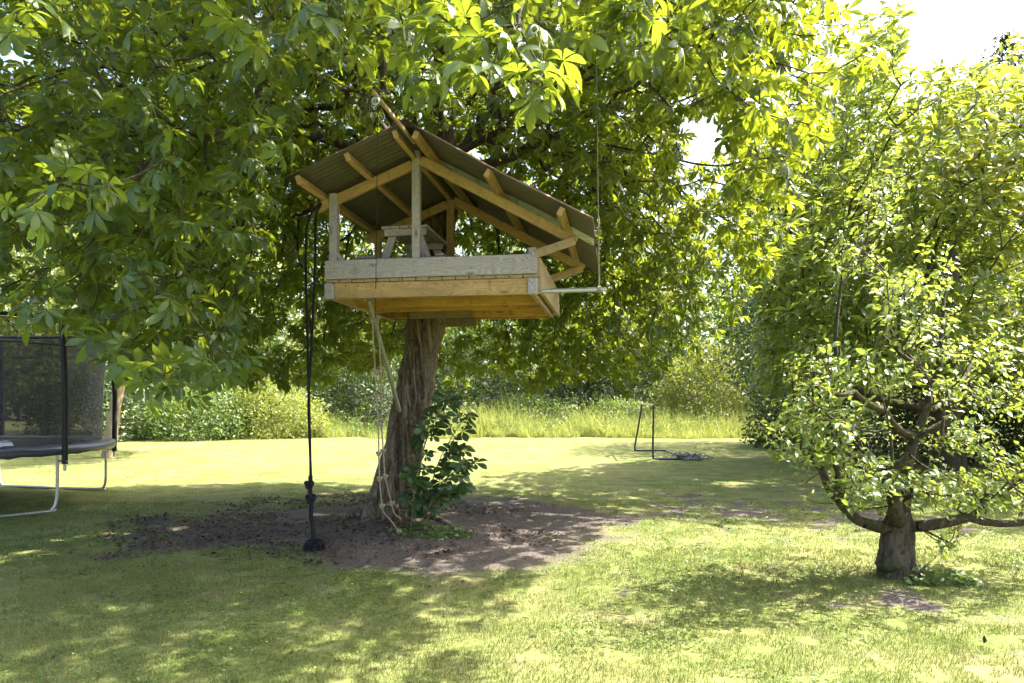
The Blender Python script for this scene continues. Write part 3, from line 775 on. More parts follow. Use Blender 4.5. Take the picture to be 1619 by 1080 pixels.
# posts
ROOF_U, ROOF_Z = 1.08, 4.345          # ridge of the sheets
SL, SR = math.tan(math.radians(21.2)), math.tan(math.radians(29.6))
def roofz(u): return ROOF_Z - ((ROOF_U - u) * SL if u < ROOF_U else (u - ROOF_U) * SR)
KU = 1.0
V0, V1 = -0.62, 2.22
RV = 1.53              # rear frame
beam('post', T3(0.075, 0.04, DECK), T3(0.075, 0.04, roofz(0.075) - 0.07), 0.085, 0.085, M['silver'], th, up=TH_V)
beam('post', T3(KU, 0.04, DECK), T3(KU, 0.04, 4.30), 0.085, 0.075, M['silver'], th, up=TH_V)
beam('post', T3(W - 0.05, 0.035, DECK), T3(W - 0.05, 0.035, DECK + 0.275), 0.08, 0.075, M['silver'], th, up=TH_V)
beam('post', T3(0.03, RV, DECK), T3(0.03, RV, roofz(0.03) - 0.09), 0.08, 0.07, M['larch'], th, up=TH_V)
beam('post', T3(KU, RV, DECK), T3(KU, RV, 4.20), 0.09, 0.08, M['larch'], th, up=TH_V)
beam('post', T3(W - 0.05, RV, DECK), T3(W - 0.05, RV, DECK + 0.25), 0.08, 0.07, M['larch'], th, up=TH_V)
beam('angle_brace', T3(0.30, 0.05, DECK + 0.02), T3(0.10, 0.05, DECK + 0.30), 0.035, 0.06, M['silver'], th, up=TH_V)
beam('angle_brace', T3(W - 0.20, 0.05, DECK + 0.14), T3(W - 0.07, 0.05, DECK + 0.235), 0.035, 0.05, M['silver'], th, up=TH_V)
# rafters, purlins on top of them, sheets on top of those
RH = 0.10; PH = 0.085; OFF = 0.012 + PH + RH / 2
for v, mt in ((0.04, M['larch']), (RV, M['larch'])):
    du = 0.045
    beam('rafter', T3(-0.13, v - 0.01, roofz(-0.13) - OFF), T3(KU - du, v - 0.01, roofz(KU - du) - OFF), 0.05, RH, mt, th)
    beam('rafter', T3(KU + du, v - 0.01, roofz(ROOF_U) - OFF - 0.0), T3(2.70, v - 0.01, roofz(2.70) - OFF), 0.05, RH, mt, th)
    beam('brace', T3(W - 0.02, v - 0.045, DECK + 0.20), T3(2.69, v - 0.055, roofz(2.69) - OFF - 0.01), 0.04, 0.085, M['tan'] if v < 1 else M['larch'], th)
for u in (-0.055, 0.46, 0.955, 1.205, 1.92, 2.62):
    s = math.atan(SL) if u < ROOF_U else -math.atan(SR)
    nrm = TH_U * (-math.sin(s)) + Vector((0, 0, math.cos(s)))
    c0 = T3(u, V0 + 0.03, roofz(u)) - nrm * (0.014 + PH / 2); c1 = T3(u, V1 - 0.04, roofz(u)) - nrm * (0.014 + PH / 2)
    beam('purlin', c0, c1, 0.052, PH, M['larch'], th, up=nrm)
def sheet(ua, ub, va, vb, lift, mat, wob):
    """one corrugated sheet from the ridge to the eave"""
    n = int((vb - va) / 0.076 * 6); ns = 5; vs = np.linspace(va, vb, n + 1); us = np.linspace(ua, ub, ns + 1)
    V, at = [], []
    s = math.atan(SL) if (ua + ub) / 2 < ROOF_U else -math.atan(SR)
    nrm = np.array(TH_U * (-math.sin(s)) + Vector((0, 0, math.cos(s))))
    for layer in (0, 1):
        for j, u in enumerate(us):
            for v in vs:
                w = 0.015 * math.sin(2 * math.pi * v / 0.088) + lift + wob * 0.012 * math.sin(2.1 * v + 3 * u) + (0.0025 if layer else 0)
                V.append(np.array(T3(u, v, roofz(u))) + nrm * w); at.append(layer)
    N = (ns + 1) * (n + 1); F = []
    for j in range(ns):
        for i in range(n):
            a = j * (n + 1) + i; q = [a, a + 1, a + n + 2, a + n + 1]
            F.append(q); F.append([x + N for x in q[::-1]])
    for j in range(ns):
        for i in (0, n):
            a = j * (n + 1) + i; F.append([a, a + n + 1, a + n + 1 + N, a + N])
    for i in range(n):
        for j in (0, ns):
            a = j * (n + 1) + i; F.append([a, a + 1, a + 1 + N, a + N])
    me = mesh_np('roof_sheet', np.array(V), np.array(F), None, {'top': np.array(at, float)})
    bm = bmesh.new(); bm.from_mesh(me); bmesh.ops.recalc_face_normals(bm, faces=bm.faces); bm.to_mesh(me); bm.free()
    return link('roof_sheet', me, mat, th)
for k, (a, b) in enumerate(((V0, 0.36), (0.30, 1.30), (1.24, V1))):
    sheet(ROOF_U + 0.012, -0.165, a, b, 0.006 + 0.004 * (k % 2), M['roof'], 0.5)
for k, (a, b) in enumerate(((V0, 0.16), (0.10, 0.62), (0.56, 1.40), (1.34, V1))):
    sheet(ROOF_U - 0.012, 2.885 - 0.03 * (k == 1), a, b, 0.008 + 0.004 * (k % 2), M['roof_pale'] if k == 1 else M['roof'], 1.0)
me_cap = MB()
for s, sl in ((-1, SL), (1, SR)):
    A = [T3(ROOF_U, v, ROOF_Z + 0.032) for v in (V0 - 0.01, V1)]; B = [T3(ROOF_U + s * 0.13, v, ROOF_Z + 0.030 - 0.13 * sl) for v in (V0 - 0.01, V1)]
    me_cap.add([tuple(A[0]), tuple(A[1]), tuple(B[1]), tuple(B[0])], [(0, 1, 2, 3)])
cap = link('ridge_cap', me_cap.mesh('ridge_cap', False), M['roof'], th)
at = cap.data.attributes.new('top', 'FLOAT', 'POINT'); at.data.foreach_set('value', [1.0] * len(cap.data.vertices))
# ridge pole reaching out towards the lawn, it carries the hoist
rp0 = T3(1.08, -1.47, 4.255); rp1 = T3(1.08, -0.30, 4.265)
beam('ridge_pole', rp0, rp1, 0.028, 0.036, M['tan'], th)
# bearers bolted to the trunk, steel prop and scaffold tube
beam('bearer_plank', T3(0.55, 1.225, 2.70), T3(1.36, 1.215, 2.705), 0.05, 0.082, M['old'], th)
beam('bearer_plank', T3(0.34, 1.94, 2.685), T3(1.25, 1.94, 2.685), 0.06, 0.11, M['old'], th)
for u in ():  beam('bearer_block', T3(u, 1.165, 2.63), T3(u, 1.165, 2.745), 0.07, 0.04, M['old'], th, up=TH_V)
sp_ = tube_obj('steel_prop', [T3(0.42, 0.16, 2.74), P(632, 650, 8.70)], 0.026, M['dull_steel'], th, 12)
beam('prop_plate', T3(0.37, 0.15, 2.742), T3(0.47, 0.15, 2.742), 0.08, 0.008, M['galv'], sp_)
tube_obj('scaffold_tube', [T3(-0.09, 0.11, 2.770), T3(3.01, 0.11, 2.790)], 0.0245, M['galv'], th, 14)
for u, z in ((W - 0.045, zb + 0.05), (W - 0.045, zb + 0.13), (W - 0.03, DECK + 0.2), (0.04, zb + 0.08)):
    mb = MB(); c = T3(u, -0.045, z); tube(mb, [c, c - TH_V * 0.012], 0.011, 6); link('bolt', mb.mesh('bolt'), M['galv'], th)

for u, dz in [(0.06, 0.05), (0.06, 0.15), (KU, 0.05), (KU, 0.16), (0.55, 0.12), (1.62, 0.07), (W - 0.10, 0.05), (W - 0.10, 0.15), (1.3, 0.15), (1.9, 0.16)]:
    mb = MB(); c = T3(u, -0.0425, DECK + dz); tube(mb, [c, c - TH_V * 0.003], 0.0065, 6); link('screw', mb.mesh('screw'), M['cord'], th)
for k in range(nb):
    mb = MB(); c = T3((k + 0.5) * bw, 0.004, DECK - 0.075); tube(mb, [c, c - TH_V * 0.003], 0.006, 6); link('screw', mb.mesh('screw'), M['cord'], th)

# ------------------------------------------------------------------ picnic table in the treehouse
pc = T3(0.62, 0.45, DECK)
pt = thing('picnic_table', T3(0.62, 0.95, DECK), 'small weathered picnic table standing on the treehouse floor', 'picnic table')
TU = 0.78; TV0, TV1 = 0.30, 1.22; TZ = DECK + 0.62
for k in range(5):
    u = TU + (k - 2) * 0.108
    beam('top_plank', T3(u, TV0, TZ), T3(u, TV1, TZ), 0.098, 0.03, M['silver'], pt)
for s in (-1, 1):
    for k in range(2):
        if s == 1 and k == 1: continue
        u = TU + s * (0.40 + 0.105 * k)
        beam('bench_plank', T3(u, TV0, DECK + 0.30), T3(u, TV1 - 0.05, DECK + 0.30), 0.095, 0.03, M['silver'], pt)
for v in (TV0 + 0.07, TV1 - 0.12):
    for s in (-1, 1):
        beam('leg', T3(TU + s * 0.34, v, DECK + 0.003), T3(TU + s * 0.13, v, TZ - 0.017), 0.035, 0.085, M['silver'], pt, up=TH_U)
    beam('cross_rail', T3(TU - 0.24, v - 0.037, TZ - 0.055), T3(TU + 0.24, v - 0.037, TZ - 0.055), 0.035, 0.075, M['silver'], pt)
    beam('bench_rail', T3(TU - 0.54, v - 0.037, DECK + 0.255), T3(TU + 0.45, v - 0.037, DECK + 0.255), 0.035, 0.058, M['silver'], pt)

# ------------------------------------------------------------------ ropes
def twisted(name, pts, r, mat, parent, strands=3, pitch=0.09, sides=5):
    p = np.array([tuple(q) for q in pts]); s = np.concatenate([[0], np.cumsum(np.linalg.norm(np.diff(p, axis=0), axis=1))])
    n = max(8, int(s[-1] / pitch * 7)); q = np.linspace(0, s[-1], n); c = np.stack([np.interp(q, s, p[:, k]) for k in range(3)], 1)
    tg = np.gradient(c, axis=0); mb = MB()
    for k in range(strands):
        a = q / pitch * 2 * np.pi + k * 2 * np.pi / strands; out = []
        for i in range(n):
            u, w = frame_for(tg[i]); out.append(c[i] + r * 0.55 * (math.cos(a[i]) * u + math.sin(a[i]) * w))
        tube(mb, out, r * 0.58, sides)
    return link(name, mb.mesh(name), mat, parent)
def knot(name, c, r, mat, parent, squash=(1, 1, 0.85)):
    """an overhand knot: a trefoil of rope"""
    t = np.linspace(0, 2 * np.pi, 40); k = np.stack([np.sin(t) + 2 * np.sin(2 * t), np.cos(t) - 2 * np.cos(2 * t), -np.sin(3 * t) * 1.3], 1) / 3.0
    mb = MB(); tube(mb, np.array(tuple(c)) + k[:, [0, 2, 1]] * r * np.array(squash), r * 0.42, 6, caps=False)
    return link(name, mb.mesh(name), mat, parent)
RY = 7.33
rs_top = T3(-0.10, -0.005, roofz(-0.10) - 0.12)
rb = P(497, 868, RY); zg = gz(rb.x, rb.y)
rs = thing('rope_swing', (rb.x, rb.y, zg), 'doubled black climbing rope hanging from the treehouse eave, frayed end on the soil', 'rope swing')
twisted('rope', spline([rs_top + Vector((0.03, 0, 0.02)), P(489, 345, RY), P(483.5, 400, RY), P(487, 560, RY), P(490, 680, RY), P(491, 757, RY)], 60), 0.013, M['black_rope'], rs)
twisted('rope', spline([rs_top + Vector((0.05, 0.02, 0.04)), P(499.5, 345, RY + .04), P(498, 420, RY + .03), P(492, 560, RY + .03), P(488, 640, RY + .03), P(492, 757, RY + .02)], 60), 0.013, M['black_rope'], rs)
knot('knot', P(489.0, 766, RY), 0.044, M['black_rope'], rs); knot('knot', P(491.5, 788, RY), 0.048, M['black_rope'], rs)
low_pts = spline([P(491, 752, RY), P(490.5, 775, RY), P(492, 795, RY), P(492, 815, RY), P(495, 835, RY), P(496, 862, RY)], 24)
for k in range(4):
    a = k * 1.57; twisted('rope', [q + np.array([math.cos(a) * 0.012, math.sin(a) * 0.012, 0]) for q in low_pts], 0.011, M['black_rope'], rs)
mb = MB()
for k in range(90):
    a = random.uniform(0, 6.28); rr = random.uniform(0.03, 0.115); c = np.array([rb.x, rb.y, zg + 0.11])
    e = c + np.array([math.cos(a) * rr, math.sin(a) * rr, 0]); e[2] = gz(e[0], e[1]) + random.uniform(0.005, 0.03)
    mid = c * 0.5 + e * 0.5 + np.array([math.cos(a) * 0.04, math.sin(a) * 0.04, random.uniform(0.0, 0.05)])
    tube(mb, spline([c + np.random.default_rng(k).normal(0, .012, 3), mid, e], 7), 0.0065, 4)
link('frayed_end', mb.mesh('frayed_end'), M['black_rope'], rs)

# the hoist: pulley under the pole's end, cord down to the ladder
LY = 7.62
lad_top = P(591, 506, LY)
hp = rp0 + TH_V * 0.05 - Vector((0, 0, 0.055))
hs = thing('hoist_line', hp, 'thin dark hoist cord with a small pulley on the tip of the ridge pole', 'hoist line')
mb = MB(); t = np.linspace(0, 2 * np.pi, 18); ring = [hp + Vector((math.cos(a) * 0.028, 0, math.sin(a) * 0.028)) for a in t]; tube(mb, ring, 0.010, 6, False)
link('pulley_wheel', mb.mesh('pulley_wheel'), M['galv'], hs)
tube_obj('pulley_strap', [hp + Vector((0, 0, 0.05)), hp + Vector((0, 0, -0.01)), hp + Vector((0, 0.012, -0.03))], 0.009, M['turquoise'], hs, 6)
tube_obj('cord', [hp + Vector((0.02, 0, -0.02)), lad_top + Vector((0.02, 0, 0.03))], 0.0042, M['cord'], hs, 5)

lb_end = Vector((P(631, 826, 7.95).x, 7.95, gz(P(631, 826, 7.95).x, 7.95) + 0.02))
ld = thing('rope_ladder', (lb_end.x, lb_end.y, lb_end.z - 0.02), 'pale knotted rope ladder hanging beside the leaning trunk', 'rope ladder')
rung_px = [(506, 588.5, 597.5), (587, 593, 602), (627, 595, 603), (671, 598, 603.5), (717, 599, 606), (757, 600, 609), (800, 604, 619)]
Ls, Rs = [], []
for k, (yy, xl, xr) in enumerate(rung_px):
    Yk = LY + 0.03 * k if k < 6 else LY + 0.22
    Ls.append(P(xl, yy, Yk)); Rs.append(P(xr, yy - 4, Yk + 0.05))
twisted('side_rope', spline(Ls + [P(608, 812, LY + .26), P(618, 823, 7.93), lb_end], 60), 0.0085, M['pale_rope'], ld, 3, 0.05)
twisted('side_rope', spline(Rs + [P(624, 812, LY + .30), P(634, 820, 7.97)], 60), 0.0085, M['pale_rope'], ld, 3, 0.05)
for a, b in zip(Ls, Rs):
    rg_ = tube_obj('rung', [a + (a - b) * 0.15, b + (b - a) * 0.15], 0.012, M['old'], ld, 8)
    knot('knot', a, 0.028, M['pale_rope'], rg_); knot('knot', b, 0.028, M['pale_rope'], rg_)
knot('knot', lb_end, 0.028, M['pale_rope'], ld)

cb = T3(2.93, 0.11, 2.79)
cbl = thing('hanging_cable', cb, 'thin grey cable dropping from the crown to the scaffold tube end', 'cable')
ctop = Vector((cb.x - 0.03, cb.y, 5.7))
tube_obj('cable', [ctop, cb + Vector((0, 0, 0.03))], 0.0052, M['cable'], cbl, 5)
twisted('rope_wrap', [cb + Vector((-0.004, 0, 0.75)), cb + Vector((0, 0, 0.03))], 0.0085, M['pale_rope'], cbl, 2, 0.045)
mb = MB(); t = np.linspace(0, 2 * np.pi * 3, 44); tube(mb, [cb + Vector((0.012 * (a / 6.28 - 1.5), math.cos(a) * 0.033, math.sin(a) * 0.033)) for a in t], 0.008, 5)
link('lashing', mb.mesh('lashing'), M['cable'], cbl)

# ------------------------------------------------------------------ trampoline
TC = Vector((-9.05, 10.60, 0)); TR = 2.46; FH = 0.91
tp = thing('trampoline', TC, 'round black safety-net trampoline with grey pad on steel legs', 'trampoline')
pa = math.atan2(10.0 - TC.y, -6.60 - TC.x)
pang = [pa + k * math.pi / 3 for k in range(6)]
def onr(a, r, z): return TC + Vector((math.cos(a) * r, math.sin(a) * r, z))
circ = [onr(a, TR, FH) for a in np.linspace(0, 2 * math.pi, 73)]
tube_obj('frame_ring', circ, 0.022, M['galv'], tp, 8)
# jumping mat
mb = MB(); A = np.linspace(0, 2 * np.pi, 64, endpoint=False)
V = [tuple(TC + Vector((0, 0, FH - 0.02)))] + [tuple(onr(a, TR * 0.86, FH + 0.02)) for a in A]
mb.add(V, [(0, k + 1, (k + 1) % 64 + 1) for k in range(64)]); link('jumping_mat', mb.mesh('jumping_mat'), M['matt_black'], tp)
# soft pad, crumpled, with a skirt over the frame
prof = [(TR * 0.845, 0.035), (TR * 0.88, 0.060), (TR * 0.93, 0.066), (TR * 0.985, 0.060), (TR * 1.015, 0.022), (TR * 1.018, -0.04), (TR * 1.008, -0.085)]
A = np.linspace(0, 2 * np.pi, 180, endpoint=False); V = []
for k, (r, dz) in enumerate(prof):
    nz = fbm(np.stack([np.cos(A) * 9 + k * 0.5, np.sin(A) * 9, np.full_like(A, k * 0.6)], 1), 3, 91) - 0.5
    for a, q in zip(A, nz): V.append(tuple(onr(a, r + q * (0.05 if k > 3 else 0.02), FH + dz + q * (0.04 + (0.10 if k == 6 else 0)))))
F = [(k * 180 + j, k * 180 + (j + 1) % 180, (k + 1) * 180 + (j + 1) % 180, (k + 1) * 180 + j) for k in range(6) for j in range(180)]
mb = MB(); mb.add(V, F); link('pad', mb.mesh('pad'), M['pad'], tp)
A = np.linspace(0, 2 * np.pi, 97); V = []; zs = np.linspace(0.05, 1.88, 9)
for z in zs:
    for a in A:
        near = min(abs(((a - p + math.pi) % (2 * math.pi)) - math.pi) for p in pang)
        r = TR * (0.935 + 0.045 * (z / 1.88)) - 0.06 * math.sin(math.pi * z / 1.9) * min(1, near / 0.5)
        V.append(tuple(onr(a, r, FH + z)))
F = [(k * 97 + j, k * 97 + j + 1, (k + 1) * 97 + j + 1, (k + 1) * 97 + j) for k in range(8) for j in range(96)]
mb = MB(); mb.add(V, F); link('net', mb.mesh('net'), M['net'], tp)
for z in (1.55, 1.88): tube_obj('net_band', [onr(a, TR * (0.935 + 0.045 * (z / 1.88)) - (0.02 if z < 1.6 else 0), FH + z) for a in np.linspace(0, 2 * math.pi, 73)], 0.012, M['pad'], tp, 5)
tube_obj('top_ring', [onr(a, TR * 1.0, FH + 1.925) for a in np.linspace(0, 2 * math.pi, 73)], 0.030, M['foam'], tp, 8)
for a in pang:
    ps_ = tube_obj('pole_sleeve', [onr(a, TR * 1.05, FH - 0.20), onr(a, TR * 1.055, FH + 0.8), onr(a, TR * 1.03, FH + 1.94)], 0.040, M['foam'], tp, 12)
    tube_obj('pole_end', [onr(a, TR * 1.05, FH - 0.30), onr(a, TR * 1.05, FH - 0.20)], 0.021, M['galv'], ps_, 10)
    tube_obj('clamp', [onr(a, TR * 0.99, FH - 0.16), onr(a, TR * 1.07, FH - 0.16)], 0.018, M['galv'], ps_, 6)
for a, b in ((0, 5), (1, 2), (3, 4)):
    p, q = onr(pang[a], TR * 0.995, 0), onr(pang[b], TR * 0.995, 0); d = (q - p).normalized()
    tube_obj('leg', spline([p + Vector((0, 0, FH)), p + Vector((0, 0, 0.5)), p + Vector((0, 0, 0.18)) + d * 0.01, p + Vector((0, 0, 0.05)) + d * 0.07, p + Vector((0, 0, 0.024)) + d * 0.22,
                                 q + Vector((0, 0, 0.024)) - d * 0.22, q + Vector((0, 0, 0.05)) - d * 0.07, q + Vector((0, 0, 0.18)) - d * 0.01, q + Vector((0, 0, 0.5)), q + Vector((0, 0, FH))], 70), 0.0225, M['galv'], tp, 10)
# a folded pale cover lying on the pad
mb = MB(); A = np.linspace(pa - 0.25, pa + 0.02, 22); V = []
for k, (r, dz) in enumerate([(0.80, 0.10), (0.83, 0.15), (0.88, 0.165), (0.93, 0.15), (0.95, 0.085)]):
    nz = fbm(np.stack([A * 22, np.full_like(A, k * 0.8), A * 0], 1), 3, 17) - 0.5
    V += [tuple(onr(a - 0.25, TR * r + q * 0.05, FH + dz + q * 0.06)) for a, q in zip(A, nz)]
mb.add(V, [(k * 22 + j, k * 22 + j + 1, (k + 1) * 22 + j + 1, (k + 1) * 22 + j) for k in range(4) for j in range(21)])
cv = link('folded_cover', mb.mesh('folded_cover'), M['pad_pale']); tag(cv, 'crumpled pale cover lying on the trampoline pad', 'cover')

# ------------------------------------------------------------------ small football goal, net slumped on the lawn
ga, gb_ = Vector((3.86, 18.75, 0)), Vector((3.90, 21.75, 0)); gh_ = 1.50
ga.z = gz(ga.x, ga.y); gb_.z = gz(gb_.x, gb_.y)
gl = thing('football_goal', (ga + gb_) / 2, 'dark tubular football goal standing side-on at the far end of the lawn', 'goal')
for p, lean in ((ga, 0.03), (gb_, 0.24)):
    tube_obj('upright', spline([p + Vector((lean, 0, gh_)), p + Vector((lean * .5, 0, gh_ * .5)), p + Vector((0.01, 0, 0.12)), p + Vector((0.06, 0, 0.035)), p + Vector((0.2, 0, 0.022)), p + Vector((1.0, 0, 0.022))], 26), 0.028, M['black_steel'], gl, 8)
tube_obj('crossbar', [ga + Vector((0.03, 0, gh_)), gb_ + Vector((0.24, 0, gh_))], 0.024, M['galv'], gl, 8)
tube_obj('ground_bar', [ga + Vector((1.0, 0, 0.022)), gb_ + Vector((1.0, 0, 0.022))], 0.022, M['galv'], gl, 8)
mb = MB()
for k in range(26):
    s = rng.random(2); c = ga + (gb_ - ga) * (0.02 + 0.10 * s[0]) + Vector((0.55 + 0.75 * s[1], 0, 0)); q = []
    for j in range(6):
        c = c + Vector((random.uniform(-0.16, 0.2), random.uniform(-0.3, 0.3), 0)); q.append(Vector((c.x, c.y, gz(c.x, c.y) + 0.03 + abs(random.gauss(0, 0.07)))))
    tube(mb, spline(q, 16), 0.014, 4)
link('slumped_net', mb.mesh('slumped_net'), M['net_cord'], gl, 'stuff')

# ------------------------------------------------------------------ generic foliage trees and shrubs
def quad_leaf(L, W, seed=0):
    V = np.array([(0, 0, 0), (L * .45, -W / 2, L * .04), (L, 0, -L * .12), (L * .45, W / 2, L * .04)]); F = np.array([(0, 1, 2), (0, 2, 3)])
    return V, F, np.array([(0.5, 0), (0, 0.45), (0.5, 1), (1, 0.45)], float)
def clumpy(n, fn, scale=0.8, thr=0.42, seed=1, box=None):
    """random points of a volume, gathered into clumps"""
    lo, hi = np.array(box[0]), np.array(box[1]); out = []; tot = 0
    for _ in range(40):
        p = rng.random((n * 3, 3)) * (hi - lo) + lo
        k = fn(p) & (fbm(p * scale, 3, seed) > thr); out.append(p[k]); tot += k.sum()
        if tot >= n: break
    return np.concatenate(out)[:n]
def leafy(name, pts, centre, leaf_size, mat, parent, per=1, aspect=0.55, jitter=0.12, up=0.6, outw=0.7, template=None):
    N = len(pts) * per; T = np.repeat(pts, per, 0) + rng.normal(0, jitter, (N, 3))
    o = T - np.asarray(centre); o /= np.linalg.norm(o, axis=1, keepdims=True) + 1e-9
    x = o * 0.5 + rng.normal(0, 0.8, (N, 3)); n = o * outw + np.array([[0, 0, up]]) + rng.normal(0, 0.45, (N, 3))
    tm = template or [quad_leaf(leaf_size, leaf_size * aspect)]
    return foliage(name, tm, frames(x, n), T, rng.uniform(0.7, 1.3, N), mat, parent)
def round_tree(name, x, y, h, r, label, mat, n=9000, leaf=0.16, low=0.25, bark='branch', group=None, lean=(0, 0), trunk_r=0.16, seed=1, thr=0.42, squash=1.0):
    z0 = gz(x, y); t = thing(name, (x, y, z0), label, 'tree', group)
    top = Vector((x + lean[0], y + lean[1], z0 + h * 0.62))
    cz = z0 + h * (low + (1 - low) / 2); hz = h * (1 - low) / 2; c = np.array([top.x, top.y, cz])
    tr = [(x, y, z0 - 0.1), (x + lean[0] * .3, y + lean[1] * .3, z0 + h * 0.25), (x + lean[0] * .8, y + lean[1] * .8, z0 + h * 0.45), tuple(top)]
    link('trunk', trunk_mesh('trunk', tr, [trunk_r * 1.35, trunk_r, trunk_r * .8, trunk_r * .45], 26, 14, 0.02, 0.3, 4.0, seed=seed), M[bark], t)
    def inside(p):
        q = (p - c) / np.array([r, r * squash, hz]); d = np.linalg.norm(q, axis=1)
        lump = 0.72 + 0.5 * fbm(p * 0.55 / max(1, r / 4), 3, seed + 5)
        return (d < lump) & (d > 0.45 * lump)
    pts = clumpy(n // 3, inside, 1.7 / max(1, r / 3.5), thr, seed, (c - [r, r * squash, hz], c + [r, r * squash, hz]))
    nd = pts[rng.choice(len(pts), min(130, len(pts)), False)]
    ps, pr, _, k0 = grow([tr[2], tuple(top), (top.x, top.y, cz + hz * .3)], [-1, 0, 1], nd, 0.4)
    od, _c = topo(pr); rd = np.minimum(pipe_radii(pr, od, 0.012 * max(1, r / 4), 2.4), trunk_r * .5)
    link('limb', branch_mesh('limb', ps, pr, rd, list(range(1, len(ps))), 5), M[bark], t)
    leafy('foliage', pts, c, leaf, mat, t, 3, 0.6, 0.14 * max(1, r / 4))
    return t
def shrub(name, x, y, rx, ry, h, label, mat, n=4000, leaf=0.10, group=None, seed=1, thr=0.36, cat='shrub', aspect=0.55):
    z0 = gz(x, y); t = thing(name, (x, y, z0), label, cat, group); c = np.array([x, y, z0 + h * 0.25])
    def inside(p):
        q = (p - np.array([x, y, z0])) / np.array([rx, ry, h]); d = np.sqrt(q[:, 0] ** 2 + q[:, 1] ** 2 + np.abs(q[:, 2]) ** 2.4)
        lump = 0.70 + 0.55 * fbm(p * 0.9, 3, seed + 5)
        return (d < lump) & (d > 0.50 * lump) & (p[:, 2] > z0)
    pts = clumpy(n // 3, inside, 2.0, thr, seed, ((x - rx, y - ry, z0 + 0.02), (x + rx, y + ry, z0 + h)))
    nd = pts[rng.choice(len(pts), min(60, len(pts)), False)]
    ps, pr, _, k0 = grow([(x, y, z0 - 0.05), (x, y, z0 + h * .12)], [-1, 0], nd, 0.35)
    od, _c = topo(pr); rd = np.minimum(pipe_radii(pr, od, 0.008, 2.3), 0.06)
    link('stem', branch_mesh('stem', ps, pr, rd, list(range(1, len(ps))), 5), M['branch'], t)
    leafy('foliage', pts, c, leaf, mat, t, 3, aspect, 0.09)
    return t

# sweet chestnut on the right with tufts of long leaves
def sweet_chestnut():
    x, y = 10.2, 15.9; z0 = gz(x, y)
    t = thing('sweet_chestnut_tree', (x, y, z0), 'tall sweet chestnut with tufts of long narrow leaves behind the fruit tree', 'tree')
    tr = [(x, y, z0 - .1), (x - .1, y, 1.5), (x - .2, y - .2, 3.2), (x - .2, y - .3, 5.0)]
    link('trunk', trunk_mesh('trunk', tr, [0.36, 0.27, 0.22, 0.15], 40, 24, 0.03, 0.4, 5.0, seed=8), M['branch'], t)
    c = np.array([9.9, 15.0, 4.8]); rr = np.array([6.2, 5.4, 5.6])
    def inside(p):
        q = (p - c) / rr; d = np.sqrt(q[:, 0] ** 2 + q[:, 1] ** 2 + np.where(q[:, 2] < 0, 0.45, 1.0) * q[:, 2] ** 2); lump = 0.70 + 0.55 * fbm(p * 0.42, 3, 31)
        px = CX + FPX * p[:, 0] / p[:, 1]; py = HY - FPX * (p[:, 2] - H_CAM) / p[:, 1]
        ok = (d < lump) & (d > 0.5 * lump) & (px > 1150 + 45 * np.clip((py - 330) / 150, 0, 1)) & (p[:, 2] > 1.9)
        ok &= ~((px > 1425) & (py < 95 + (px - 1425) * 0.1))
        return ok
    pts = clumpy(9500, inside, 0.70, 0.45, 44, (c - rr, c + rr)); pts = thin(pts, 0.205)
    ps, pr, _, k0 = grow(tr[1:], [-1, 0, 1], pts, 0.35); od, _c = topo(pr); rd = np.minimum(pipe_radii(pr, od, 0.0052, 2.3), 0.13)
    link('limb', branch_mesh('limb', ps, pr, rd, list(range(1, len(ps))), 5), M['branch'], t)
    R, T = whorls(ps, pr, np.arange(k0, len(ps)), 7, 10, up=0.9, out=0.5, droop=-0.05, spread=0.95, fwd=0.40, noise=0.3, axis=c); S = rng.uniform(0.75, 1.2, len(T))
    px = CX + FPX * T[:, 0] / T[:, 1]; py = HY - FPX * (T[:, 2] - H_CAM) / T[:, 1]
    vis = np.where((px > 1150) & (px < 1619) & (py > 40) & (py < 420))[0]; one = np.zeros(len(T), bool); one[vis[np.argsort(T[vis, 1])[:300]]] = True
    tm = [leaflet(0.25, 0.078, 2, d, 0.3, 'lance') for d in (0.2, 0.45, 0.7, 0.1)]
    foliage('foliage', tm, R[~one], T[~one], S[~one], M['leaf_sweet'], t, whorls.tone[~one])
    leaf_objects('leaf', leaf_meshes('leaf', [leaflet(0.255, 0.076, 5, d, 0.3, 'lance') for d in (0.25, 0.5, 0.7)], M['leaf_sweet_one']), R[one], T[one], S[one], t)
    print('sweet tips', len(pts), 'leaves', len(T))
sweet_chestnut()

